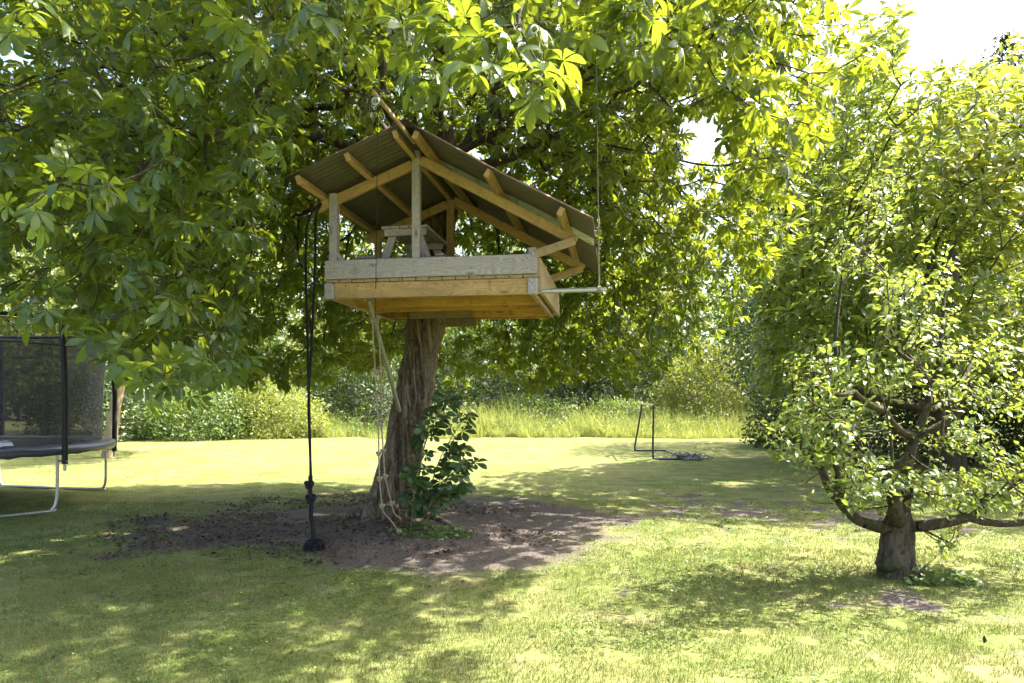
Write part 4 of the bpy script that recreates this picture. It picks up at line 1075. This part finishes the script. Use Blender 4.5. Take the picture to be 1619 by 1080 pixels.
# ------------------------------------------------------------------ the old fruit tree in front
def fruit_tree():
    b = PG(1416, 912); z0 = gz(b.x, b.y); Y = b.y
    t = thing('fruit_tree', (b.x, b.y, z0), 'gnarled old fruit tree with short mossy trunk on the right of the lawn', 'tree')
    fork = P(1420, 828, Y)
    tr = [(b.x - .01, b.y, z0 - 0.08), (b.x, b.y, z0 + 0.10), (b.x + 0.01, b.y, z0 + 0.28), tuple(fork + Vector((0, 0, -0.02))), tuple(fork + Vector((0.01, 0, 0.12))), tuple(P(1428, 760, Y + .05))]
    link('trunk', trunk_mesh('trunk', tr, [0.165, 0.152, 0.138, 0.132, 0.095, 0.060], 80, 56, 0.05, 0.5, 6.0, flare=[(math.radians(200), 0.5, 0.16, 0.06), (math.radians(330), 0.45, 0.12, 0.08), (math.radians(265), 0.4, 0.12, 0.05)], seed=15), M['apple_bark'], t)
    # a burr low on the trunk
    bm = bmesh.new(); bmesh.ops.create_icosphere(bm, subdivisions=4, radius=0.105)
    for v in bm.verts:
        n = fbm(np.array([[*(v.co * 14)]]), 3, 3)[0] - 0.5; v.co = v.co * (1 + n * 0.45); v.co.z *= 0.85
    me = bpy.data.meshes.new('burr'); bm.to_mesh(me); bm.free()
    me.polygons.foreach_set("use_smooth", np.full(len(me.polygons), True)); bo = link('burr', me, M['apple_bark'], t); bo.matrix_basis = Matrix.Translation((b.x - 0.105, b.y - 0.075, z0 + 0.13))
    L = [
        [fork, P(1365, 826, Y - .05), P(1325, 790, Y - .1), P(1300, 745, Y - .15), P(1265, 705, Y - .2), P(1235, 680, Y - .1)],
        [P(1325, 790, Y - .1), P(1310, 700, Y + .15), P(1307, 612, Y + .3), P(1322, 560, Y + .35), P(1331, 445, Y + .4), P(1372, 375, Y + .4), P(1385, 310, Y + .4)],
        [fork, P(1428, 760, Y + .05), P(1446, 690, Y + .1), P(1468, 640, Y + .1), P(1472, 606, Y + .1), P(1450, 575, Y + .1), P(1413, 548, Y + .1), P(1385, 520, Y + .1)],
        [P(1472, 606, Y + .1), P(1488, 540, Y + .15), P(1492, 470, Y + .2), P(1500, 420, Y + .2)],
        [fork, P(1450, 832, Y - .1), P(1530, 818, Y - .2), P(1600, 828, Y - .25), P(1680, 815, Y - .3), P(1740, 790, Y - .3)],
        [P(1446, 690, Y + .1), P(1520, 650, Y), P(1590, 610, Y - .1), P(1660, 590, Y - .1)],
        [P(1446, 690, Y + .1), P(1400, 650, Y - .35), P(1350, 620, Y - .6), P(1290, 610, Y - .7)],
        [fork, P(1412, 780, Y - .3), P(1400, 740, Y - .55), P(1440, 720, Y - .75)],
        [P(1468, 640, Y + .1), P(1500, 620, Y + .6), P(1540, 560, Y + .9)],
    ]
    thick = [0.078]; sp, sr = [fork], [-1]; keyd = {tuple(round(c, 3) for c in fork): 0}
    for path_ in L:
        last = keyd[tuple(round(c, 3) for c in path_[0])]
        for q in path_[1:]:
            sp.append(q); sr.append(last); thick.append(thick[last] * (0.76 if last else 0.74)); last = len(sp) - 1; keyd[tuple(round(c, 3) for c in q)] = last
    blobs = [(1262, 655, 48, 62, 1), (1325, 640, 62, 46, 1), (1245, 700, 34, 34, 1), (1310, 705, 60, 36, 1), (1340, 765, 52, 30, .9), (1420, 455, 62, 40, .45), (1393, 320, 26, 52, .5), (1350, 400, 42, 46, .42), (1440, 515, 62, 32, .5), (1540, 555, 80, 24, .8), (1590, 620, 55, 32, .8),
             (1520, 690, 62, 30, .9), (1450, 765, 80, 30, 1.1), (1385, 735, 52, 30, .9), (1550, 780, 85, 32, 1.2), (1600, 735, 45, 26, .9), (1345, 570, 40, 28, .7), (1298, 585, 34, 40, .8), (1512, 858, 34, 14, 1.1), (1510, 610, 55, 30, .7), (1495, 430, 20, 42, .4), (1665, 760, 55, 40, .9), (1665, 600, 50, 50, .7), (1405, 600, 45, 28, .7)]
    pts = []
    for bx, by, ax, ay, dn in blobs:
        n = int(ax * ay / 38 * dn * (0.95 if by > 520 else 1.45)); q = rng.normal(0, 0.5, (n, 2)).clip(-1.3, 1.3); dy = rng.normal(0, 0.42, n).clip(-1.0, 1.0)
        for (a, c), d in zip(q, dy): pts.append(tuple(P(bx + a * ax, by + c * ay, Y + d - 0.1)))
    pts = thin(np.array(pts), 0.070)
    ps, pr, _, k0 = grow(sp, sr, pts, 0.3); od, chd = topo(pr); rd = np.minimum(pipe_radii(pr, od, 0.0040, 2.1), 0.085); rd[:k0] = np.maximum(rd[:k0], thick)
    first = {}
    for i in od:
        if pr[i] < 0: continue
        first[i] = i if pr[i] == 0 else first[pr[i]]
    grp = {}
    for i, f in first.items(): grp.setdefault(f, []).append(i)
    for f, l in grp.items(): link('limb', branch_mesh('limb', ps, pr, rd, l, 6), M['apple_bark'], t)
    # leaves in little rosettes along the twigs
    R, T = whorls(ps, pr, np.arange(k0, len(ps)), 7, 10, up=0.8, out=0.5, droop=0.05, spread=0.85, fwd=0.35, noise=0.4, axis=np.array([b.x, b.y, 1.0])); T += rng.normal(0, 0.036, T.shape); S = rng.uniform(0.5, 1.25, len(T))
    px = CX + FPX * T[:, 0] / T[:, 1]; py = HY - FPX * (T[:, 2] - H_CAM) / T[:, 1]; vis = np.where((px > 1180) & (px < 1612))[0]
    one = np.zeros(len(T), bool); one[vis[np.argsort(T[vis, 1])[:300]]] = True
    tm = [leaflet(0.068, 0.037, 3, d, f, 'ovate', 0.016) for d, f in ((0.2, 0.3), (0.5, 0.5), (0.05, 0.2), (0.35, 0.6))]
    foliage('foliage', tm, R[~one], T[~one], S[~one], M['leaf_apple'], t)
    leaf_objects('leaf', leaf_meshes('leaf', [leaflet(0.072, 0.039, 5, d, f, 'ovate', 0.016) for d, f in ((0.2, 0.3), (0.45, 0.5), (0.1, 0.25))], M['leaf_apple_one']), R[one], T[one], S[one], t)
    print('fruit tips', len(pts), 'leaves', len(T))
    return b
FB = fruit_tree()

# ------------------------------------------------------------------ sucker shoots at the foot of the trunk
def suckers():
    b = Vector((-1.06, 8.35, 0)); b.z = gz(b.x, b.y)
    t = thing('chestnut_suckers', b, 'dark green chestnut sucker shoots sprouting at the foot of the leaning trunk', 'plant')
    stems = [[P(655, 790, 8.35), P(668, 720, 8.3), P(690, 660, 8.25), P(712, 635, 8.25)], [P(665, 795, 8.3), P(690, 740, 8.2), P(715, 690, 8.15), P(735, 660, 8.1)], [P(670, 800, 8.25), P(705, 760, 8.1), P(740, 735, 8.0)],
             [P(655, 800, 8.3), P(660, 760, 8.1), P(672, 700, 8.1), P(680, 680, 8.1)], [P(660, 805, 8.2), P(690, 785, 8.0), P(725, 775, 7.95)], [P(650, 805, 8.2), P(655, 775, 8.0), P(660, 745, 8.0)], [P(665, 805, 8.2), P(700, 775, 8.2), P(722, 715, 8.2)]]
    ps, ds = [], []
    for s in stems:
        s[0].z = gz(s[0].x, s[0].y) - 0.02; q = np.array(spline(s, 30)); tube_obj('stem', q, np.linspace(0.009, 0.0035, 30), M['stem'], t, 6)
        for i in range(6, 30, 4):
            for k in range(2 if i < 29 else 3): ps.append(q[min(i + k, 29)]); a = random.uniform(0, 6.28); ds.append((math.cos(a), math.sin(a), random.uniform(-0.15, 0.45)))
        for k in range(4): a = k * 1.57 + 0.4; ps.append(q[-1]); ds.append((math.cos(a), math.sin(a), 0.25))
    T = np.array(ps); x = np.array(ds); n = np.array([[0, 0, 1.0]]) + x * np.array([[0.7, 0.7, 0]]) + rng.normal(0, 0.25, x.shape); n[:, 1] -= 0.85
    leaf_objects('leaf', leaf_meshes('leaf', [palmate(5 + k % 2, 0.155, 0.082, 5, 70 + k, 0.075, 0.25) for k in range(5)], M['leaf_sucker']), frames(x, n), T, rng.uniform(0.7, 1.2, len(T)), t)
suckers()

# ------------------------------------------------------------------ grass
def blade(L, W, bend):
    V = np.array([(-W / 2, 0, 0), (W / 2, 0, 0), (-W * .36, bend * .30 * L, L * .55), (W * .36, bend * .30 * L, L * .55), (0, bend * L, L)])
    return V, np.array([(0, 1, 3), (0, 3, 2), (2, 3, 4)]), np.array([(0, 0), (1, 0), (.1, .5), (.9, .5), (.5, 1)], float)
def grass_patch(name, x, y, hgt, wid, mat, rnd, kind='stuff', label=None, cat=None, lean=0.5):
    N = len(x); a = rng.random(N) * 6.283; tilt = rng.normal(0, 0.28, (N, 2)) * lean
    zx = np.stack([tilt[:, 0], tilt[:, 1], np.ones(N)], 1); xx = np.stack([np.cos(a), np.sin(a), np.zeros(N)], 1)
    z = zx / np.linalg.norm(zx, axis=1, keepdims=True); xx = xx - z * np.sum(xx * z, 1, keepdims=True); xx /= np.linalg.norm(xx, axis=1, keepdims=True)
    yy = np.cross(z, xx); T = np.stack([x, y, ground_h(x, y) - 0.004], 1)
    V, F, U = blade(1, 1, 0.55)
    VV = V[None, :, 0:1] * xx[:, None, :] * wid[:, None, None] + V[None, :, 1:2] * yy[:, None, :] * hgt[:, None, None] * rng.uniform(0.3, 1.3, N)[:, None, None] + V[None, :, 2:3] * z[:, None, :] * hgt[:, None, None] + T[:, None, :]
    FF = F[None] + (np.arange(N) * 5)[:, None, None]
    me = mesh_np(name, VV.reshape(-1, 3), FF.reshape(-1, 3), np.tile(U, (N, 1)), {'rnd': np.repeat(rnd, 5)})
    o = link(name, me, mat, None, kind); tag(o, label, cat); return o
def lawn():
    X, Yv = [], []
    for y0, y1, n in ((3.0, 5.0, 80000), (5.0, 7.5, 85000), (7.5, 11.0, 60000), (11.0, 21.0, 52000)):
        y = np.sqrt(rng.random(n) * (y1 ** 2 - y0 ** 2) + y0 ** 2); x = (rng.random(n) * 2 - 1) * (y * 0.77 + 0.6); X.append(x); Yv.append(y)
    x = np.concatenate(X); y = np.concatenate(Yv)
    s = soil_mask(x, y) * (1 - sstep(20, 28, np.hypot(x, y)))
    tuft = fbm(xy0(x * 6, y * 6), 3, 55)
    k = (rng.random(len(x)) > np.minimum(s * 1.25 - 0.05, 0.955)) & (tuft > 0.33) & (rng.random(len(x)) > sstep(8, 21, y))
    x, y, tuft, s = x[k], y[k], tuft[k], s[k]
    dry = fbm(xy0(x * 0.5, y * 0.5), 3, 99); d = np.hypot(x, y)
    h = rng.uniform(0.018, 0.042, len(x)) * (0.6 + 0.9 * tuft) * (1 - 0.45 * sstep(9, 16, d)) * np.where(s > 0.15, 0.85, 1.0); w = np.maximum(0.0038, 0.0007 * d) * rng.uniform(0.7, 1.2, len(x))
    rnd = np.clip(rng.random(len(x)) * 0.55 + (dry - 0.35) * 1.3, 0, 1)
    o = grass_patch('lawn_grass', x, y, h, w, M['grass'], rnd, lean=1.0, label='short mown grass of the lawn', cat='grass')
    print('blades', len(x))
lawn()
def meadow():
    n = 46000; x = rng.uniform(-11.5, 14.5, n); y = 29.3 + rng.random(n) ** 1.2 * 5.5 + 0.5 * np.sin(x * 0.6) + 2.6 * (fbm(xy0(x * 0.9, x * 0), 4, 7) - 0.5)
    c = fbm(xy0(x * 0.55, y * 0.55), 3, 13)
    c2 = fbm(xy0(x * 1.9, y * 1.9), 3, 14); h = rng.uniform(0.12, 1.0, n) * (0.10 + 1.5 * c * (0.25 + 1.4 * c2)) * np.clip(0.35 + (y - 29.3) / 2.0, 0.35, 1.5) + 0.1
    grass_patch('meadow_grass', x, y, h, np.full(n, 0.019) * rng.uniform(0.6, 1.3, n), M['meadow'], np.clip(rng.random(n) * 0.6 + (c2 - 0.3) * 1.3, 0, 1), lean=1.5, label='strip of tall pale meadow grass along the far edge of the lawn', cat='grass')
meadow()
def tall_weeds():
    n = 620; cx = rng.uniform(-10, 14, n); cy = 30.0 + rng.random(n) * 4.2; hh = rng.uniform(0.35, 1.4, n) * (0.4 + 0.27 * (cy - 30.0))
    k = 34; x = np.repeat(cx, k) + rng.normal(0, 0.17, n * k); y = np.repeat(cy, k) + rng.normal(0, 0.17, n * k); z = rng.random(n * k) * np.repeat(hh, k) + 0.1; N = n * k
    o = foliage('tall_weeds', [quad_leaf(0.13, 0.05), quad_leaf(0.10, 0.06)], frames(rng.normal(0, 1, (N, 3)), np.array([[0, -0.3, 0.8]]) + rng.normal(0, .5, (N, 3))), np.stack([x, y, z], 1), rng.uniform(.6, 1.3, N), M['weed'], None, np.repeat(rng.random(n), k))
    tag(o, 'tall leafy weeds growing through the meadow strip', 'weeds')
tall_weeds()
def clover():
    n = 60000; y = np.sqrt(rng.random(n) * (11.0 ** 2 - 3.2 ** 2) + 3.2 ** 2); x = (rng.random(n) * 2 - 1) * (y * 0.77 + 0.5)
    k = (fbm(xy0(x * 1.7, y * 1.7), 4, 123) > 0.55) & (soil_mask(x, y) < 0.5); x, y = x[k], y[k]; N = len(x)
    ax = rng.normal(0, 1, (N, 3)); ax[:, 2] *= 0.15; nn = np.array([[0, 0, 1.0]]) + rng.normal(0, 0.35, (N, 3))
    o = foliage('clover', [quad_leaf(0.022, 0.018)], frames(ax, nn), np.stack([x, y, ground_h(x, y) + rng.uniform(0.012, 0.040, N)], 1), rng.uniform(0.6, 1.5, N), M['weed'], None)
    tag(o, 'low clover leaves in patches through the lawn', 'clover')
clover()
def litter():
    n = 11000; a = rng.random(n) * 6.283; r = np.sqrt(rng.random(n)); x = -2.4 + np.cos(a) * r * 3.4; y = 9.4 + np.sin(a) * r * 2.9
    k = (soil_mask(x, y) > 0.35) & (fbm(xy0(x * 1.1, y * 1.1), 3, 8) > np.where(x < -1.9, 0.40, 0.57) + rng.normal(0, 0.07, n)); x, y = x[k], y[k]
    x = np.concatenate([x, rng.uniform(-5, 5, 260)]); y = np.concatenate([y, rng.uniform(3.8, 12, 260)]); N = len(x)
    ax = rng.normal(0, 1, (N, 3)) * np.array([1, 1, 0.25]); nn = np.array([[0, 0, 1.0]]) + rng.normal(0, 0.35, (N, 3))
    T = np.stack([x, y, ground_h(x, y) + 0.012], 1)
    o = foliage('leaf_litter', [quad_leaf(0.060, 0.034), quad_leaf(0.04, 0.03)], frames(ax, nn), T, rng.uniform(0.5, 1.3, N), M['litter'], None)
    tag(o, 'brown dead leaf litter lying on the bare soil', 'leaf litter')
litter()
def clods():
    n = 2600; a = rng.random(n) * 6.283; r = np.sqrt(rng.random(n)); x = -0.6 + np.cos(a) * r * 4.2; y = 8.9 + np.sin(a) * r * 3.6
    x = np.concatenate([x, rng.uniform(2.2, 5.4, 500)]); y = np.concatenate([y, rng.uniform(8.4, 12, 500)])
    k = soil_mask(x, y) > 0.4; x, y = x[k], y[k]; N = len(x)
    bm = bmesh.new(); bmesh.ops.create_icosphere(bm, subdivisions=1, radius=1.0); V = np.array([v.co[:] for v in bm.verts]); F = np.array([[v.index for v in f.verts] for f in bm.faces]); bm.free()
    V = V * (0.75 + 0.5 * rng.random((len(V), 1))) * np.array([1, 0.8, 0.55]); ax = rng.normal(0, 1, (N, 3)); ax[:, 2] *= .2
    o = foliage('soil_crumbs', [(V, F, np.zeros((len(V), 2)))], frames(ax, np.array([[0, 0, 1.0]]) + rng.normal(0, .3, (N, 3))), np.stack([x, y, ground_h(x, y) + 0.003], 1), rng.uniform(0.004, 0.013, N) * (1 + (rng.random(N) > 0.96)), M['soil'], None)
    tag(o, 'small crumbs of soil and twigs on the bare patch', 'soil')
t_ = NT('soil_crumb'); r_ = t_.n('ShaderNodeAttribute', attribute_name='rnd').outputs['Fac']
M['soil'] = t_.done(t_.bsdf(t_.mix(r_, (0.07, 0.05, 0.042), (0.20, 0.16, 0.14)), 0.95, spec=0.1))
clods()
def twigs():
    n = 260; a = rng.random(n) * 6.283; r = np.sqrt(rng.random(n)); x = -1.2 + np.cos(a) * r * 4.4; y = 8.6 + np.sin(a) * r * 3.8; mb = MB()
    for i in range(n):
        b_ = random.uniform(0, 6.28); L = random.uniform(0.03, 0.16); p = np.array([x[i], y[i], 0]); d = np.array([math.cos(b_), math.sin(b_), 0]); q = [p, p + d * L * .5 + rng.normal(0, .008, 3) * np.array([1, 1, 0]), p + d * L]
        for w in q: w[2] = gz(w[0], w[1]) + 0.014
        tube(mb, q, random.uniform(0.0015, 0.004), 4)
    o = link('fallen_twigs', mb.mesh('fallen_twigs'), M['branch'], None, 'stuff'); tag(o, 'small fallen twigs scattered under the big tree', 'twigs')
twigs()
# low green leaves round the foot of the trunk and in thin turf
def cover(name, cx, cy, rx, ry, n, size, label, mat, hgt=0.08, cat='ground cover'):
    a = rng.random(n) * 6.283; r = np.sqrt(rng.random(n)); x = cx + np.cos(a) * r * rx; y = cy + np.sin(a) * r * ry; N = n
    ax = rng.normal(0, 1, (N, 3)) * np.array([1, 1, 0.35]); nn = np.array([[0, 0, 1.0]]) + rng.normal(0, 0.4, (N, 3)); nn[:, 1] -= 0.2
    T = np.stack([x, y, ground_h(x, y) + rng.random(N) * hgt * (1.1 - r)], 1)
    o = foliage(name, [quad_leaf(size, size * .8), quad_leaf(size, size * .5)], frames(ax, nn), T, rng.uniform(0.5, 1.3, N), mat, None); tag(o, label, cat)
cover('ground_ivy', -0.95, 8.05, 0.52, 0.30, 700, 0.05, 'patch of small green leaves on the soil below the sucker shoots', M['weed'], 0.10)
cover('weeds', FB.x + 0.28, FB.y - 0.12, 0.42, 0.26, 420, 0.075, 'clump of low weeds at the foot of the fruit tree', M['weed'], 0.14, 'weeds')
nfl = 60; x = rng.uniform(-4, 2.5, nfl); y = rng.uniform(4, 9, nfl); ax = rng.normal(0, 1, (nfl, 3)); ax[:, 2] *= .2
bc = foliage('buttercups', [quad_leaf(0.018, 0.016)], frames(ax, np.array([[0, 0, 1.0]]) + rng.normal(0, .3, (nfl, 3))), np.stack([x, y, ground_h(x, y) + 0.045], 1), np.full(nfl, 1.0), M['yellow'], None)
tag(bc, 'tiny yellow flowers dotted in the shaded lawn', 'flowers')

# ------------------------------------------------------------------ trees and shrubs round the garden
round_tree('leaning_tree', -11.55, 19.5, 9.0, 4.2, 'tree with a pale leaning trunk just right of the trampoline', M['leaf_yellow'], 15000, 0.15, 0.34, 'pale_bark', lean=(0.9, 0.6), trunk_r=0.14, seed=4)
round_tree('garden_tree', -19.5, 25.0, 13.0, 5.6, 'pale sunlit tree behind the trampoline at the left edge', M['leaf_yellow'], 17000, 0.19, 0.10, seed=6)
round_tree('garden_tree', -17.5, 35.0, 13.0, 5.6, 'bright green tree standing behind the clipped mound bushes', M['leaf_mid'], 13000, 0.22, 0.12, seed=9)
round_tree('garden_tree', -9.5, 40.0, 14.0, 5.8, 'tree seen behind the black climbing rope', M['leaf_yellow'], 13000, 0.24, 0.12, seed=12)
round_tree('garden_tree', -1.0, 43.0, 14.5, 5.8, 'tree far behind the leaning trunk and treehouse', M['leaf_mid'], 12000, 0.24, 0.14, seed=15)
round_tree('garden_tree', 4.4, 39.0, 12.0, 4.8, 'grey-trunked tree beyond the meadow strip right of the treehouse', M['leaf_yellow'], 12000, 0.23, 0.22, seed=18, trunk_r=0.30)
round_tree('garden_tree', 10.0, 43.0, 13.0, 5.6, 'tree behind the pale round bush beyond the goal', M['leaf_mid'], 12000, 0.24, 0.14, seed=21)
round_tree('garden_tree', 17.5, 38.0, 12.5, 5.8, 'dark tree filling the gap between the chestnuts', M['leaf_dark'], 12000, 0.24, 0.10, seed=24)
round_tree('garden_tree', 18.8, 22.5, 14.6, 4.6, 'tall yellow-green tree at the upper right edge', M['leaf_yellow'], 15000, 0.20, 0.12, seed=27)
round_tree('garden_tree', 11.6, 24.0, 10.5, 4.8, 'dark tree standing behind the sweet chestnut', M['leaf_dark'], 15000, 0.19, 0.10, seed=33, thr=0.38)
shrub('mound_bush', -13.3, 29.0, 2.7, 2.4, 2.25, 'mid-green mound bush at the left end of the border', M['leaf_mid'], 11000, 0.13, 'mound bushes along the left border', 3)
shrub('mound_bush', -10.6, 30.2, 2.6, 2.2, 2.7, 'tall yellow-green mound bush beside the meadow grass', M['leaf_yellow'], 12000, 0.12, 'mound bushes along the left border', 5)
shrub('dark_shrub', -17.0, 28.0, 2.8, 2.2, 3.6, 'dark evergreen shrub between trampoline and mound bushes', M['leaf_dark'], 9000, 0.14, 'dark shrubs behind the lawn', 7)
shrub('dark_shrub', -7.6, 34.5, 3.0, 2.4, 4.4, 'dark shrub seen just left of the leaning trunk', M['leaf_dark'], 9000, 0.15, 'dark shrubs behind the lawn', 8)
shrub('silver_shrub', -5.4, 32.8, 1.7, 1.5, 2.4, 'silvery shrub behind the rope ladder', M['leaf_grey'], 6000, 0.13, None, 10)
shrub('dark_shrub', -2.2, 36.0, 3.2, 2.4, 4.8, 'dark shrub showing right of the leaning trunk', M['leaf_dark'], 9000, 0.15, 'dark shrubs behind the lawn', 12)
shrub('dark_shrub', 3.0, 37.0, 3.4, 2.4, 4.4, 'dark shrub beyond the meadow, left of the goal', M['leaf_dark'], 9000, 0.15, 'dark shrubs behind the lawn', 14)
shrub('dark_shrub', 7.3, 38.5, 3.2, 2.4, 4.8, 'dark shrub seen through and just above the goal', M['leaf_dark'], 9000, 0.15, 'dark shrubs behind the lawn', 15)
shrub('border_shrub', 0.8, 34.2, 2.8, 1.4, 1.9, 'leafy mid-green shrub just behind the meadow strip left of the goal', M['leaf_mid'], 7000, 0.13, None, 16)
shrub('border_shrub', 5.2, 34.4, 2.6, 1.4, 1.7, 'leafy mid-green shrub just behind the goal', M['leaf_mid'], 7000, 0.13, None, 18)
shrub('round_bush', 9.7, 34.8, 2.9, 2.4, 4.6, 'large pale yellow-green round bush right of the goal', M['leaf_yellow'], 12000, 0.14, None, 20)
shrub('dark_shrub', 14.3, 33.0, 2.8, 2.4, 4.6, 'dark shrub right of the pale round bush', M['leaf_dark'], 9000, 0.15, 'dark shrubs behind the lawn', 22)
shrub('laurel', 10.3, 23.5, 2.2, 2.2, 3.0, 'dark evergreen laurel at the far right corner of the lawn', M['leaf_dark'], 9000, 0.13, 'evergreens under the sweet chestnut', 24)
shrub('laurel', 12.0, 18.6, 2.2, 2.4, 2.6, 'dark evergreen laurel in the middle of the row under the sweet chestnut', M['leaf_dark'], 9000, 0.12, 'evergreens under the sweet chestnut', 26)
shrub('laurel', 13.6, 15.6, 2.0, 2.2, 2.6, 'dark evergreen laurel at the right edge behind the fruit tree', M['leaf_dark'], 9000, 0.12, 'evergreens under the sweet chestnut', 28)

def spruce(x, y, h, r, label, n=7000, seed=1):
    z0 = 0; t = thing('spruce', (x, y, z0), label, 'tree', 'spruces beyond the garden'); mb = MB(); tube(mb, [(x, y, z0), (x, y, h)], [0.35, 0.03], 8); link('trunk', mb.mesh('trunk'), M['branch'], t)
    P_, X_ = [], []; rr = random.Random(seed); z = h
    while z > h * 0.15:
        L = r * (1 - z / h) ** 0.62 + 0.35
        for k in range(7):
            a = rr.uniform(0, 6.28); l = L * rr.uniform(0.7, 1.1)
            for s in np.linspace(0.08, 1, max(5, int(l / 0.16))):
                P_.append((x + math.cos(a) * l * s, y + math.sin(a) * l * s, z - 0.28 * l * s + 0.25 * l * s * s)); X_.append((math.cos(a), math.sin(a), -0.35))
        z -= 0.5
    P_ = np.repeat(np.array(P_), 4, 0) + rng.normal(0, .09, (len(P_) * 4, 3)); X_ = np.repeat(np.array(X_), 4, 0) + rng.normal(0, .45, P_.shape)
    foliage('foliage', [quad_leaf(0.42, 0.10)], frames(X_, np.array([[0, 0, 1.0]]) + rng.normal(0, .4, P_.shape)), P_, rng.uniform(.7, 1.3, len(P_)), M['needle'], t)
spruce(31.6, 44.0, 25.0, 6.0, 'tall dark spruce against the sky at the upper right', seed=1)
spruce(28.6, 45.0, 22.0, 5.0, 'shorter dark spruce left of the tall one against the sky', seed=2)

def far_wood():
    n = 30000; x = rng.uniform(-75, 75, n); y = 54 + rng.random(n) * 5; top = 7.0 + 4.5 * fbm(xy0(x * 0.16, x * 0), 3, 3); z = rng.random(n) ** 0.8 * top; T = np.stack([x, y, z], 1)
    k = fbm(T * 0.5, 3, 6) > 0.36; T = T[k]; N = len(T); ax = rng.normal(0, 1, (N, 3)); nn = np.array([[0, -0.6, 0.6]]) + rng.normal(0, .5, (N, 3))
    o = foliage('far_wood', [quad_leaf(0.75, 0.5)], frames(ax, nn), T, rng.uniform(.6, 1.4, N), M['leaf_mid'], None); tag(o, 'belt of woodland closing the view behind the garden', 'woodland')
far_wood()
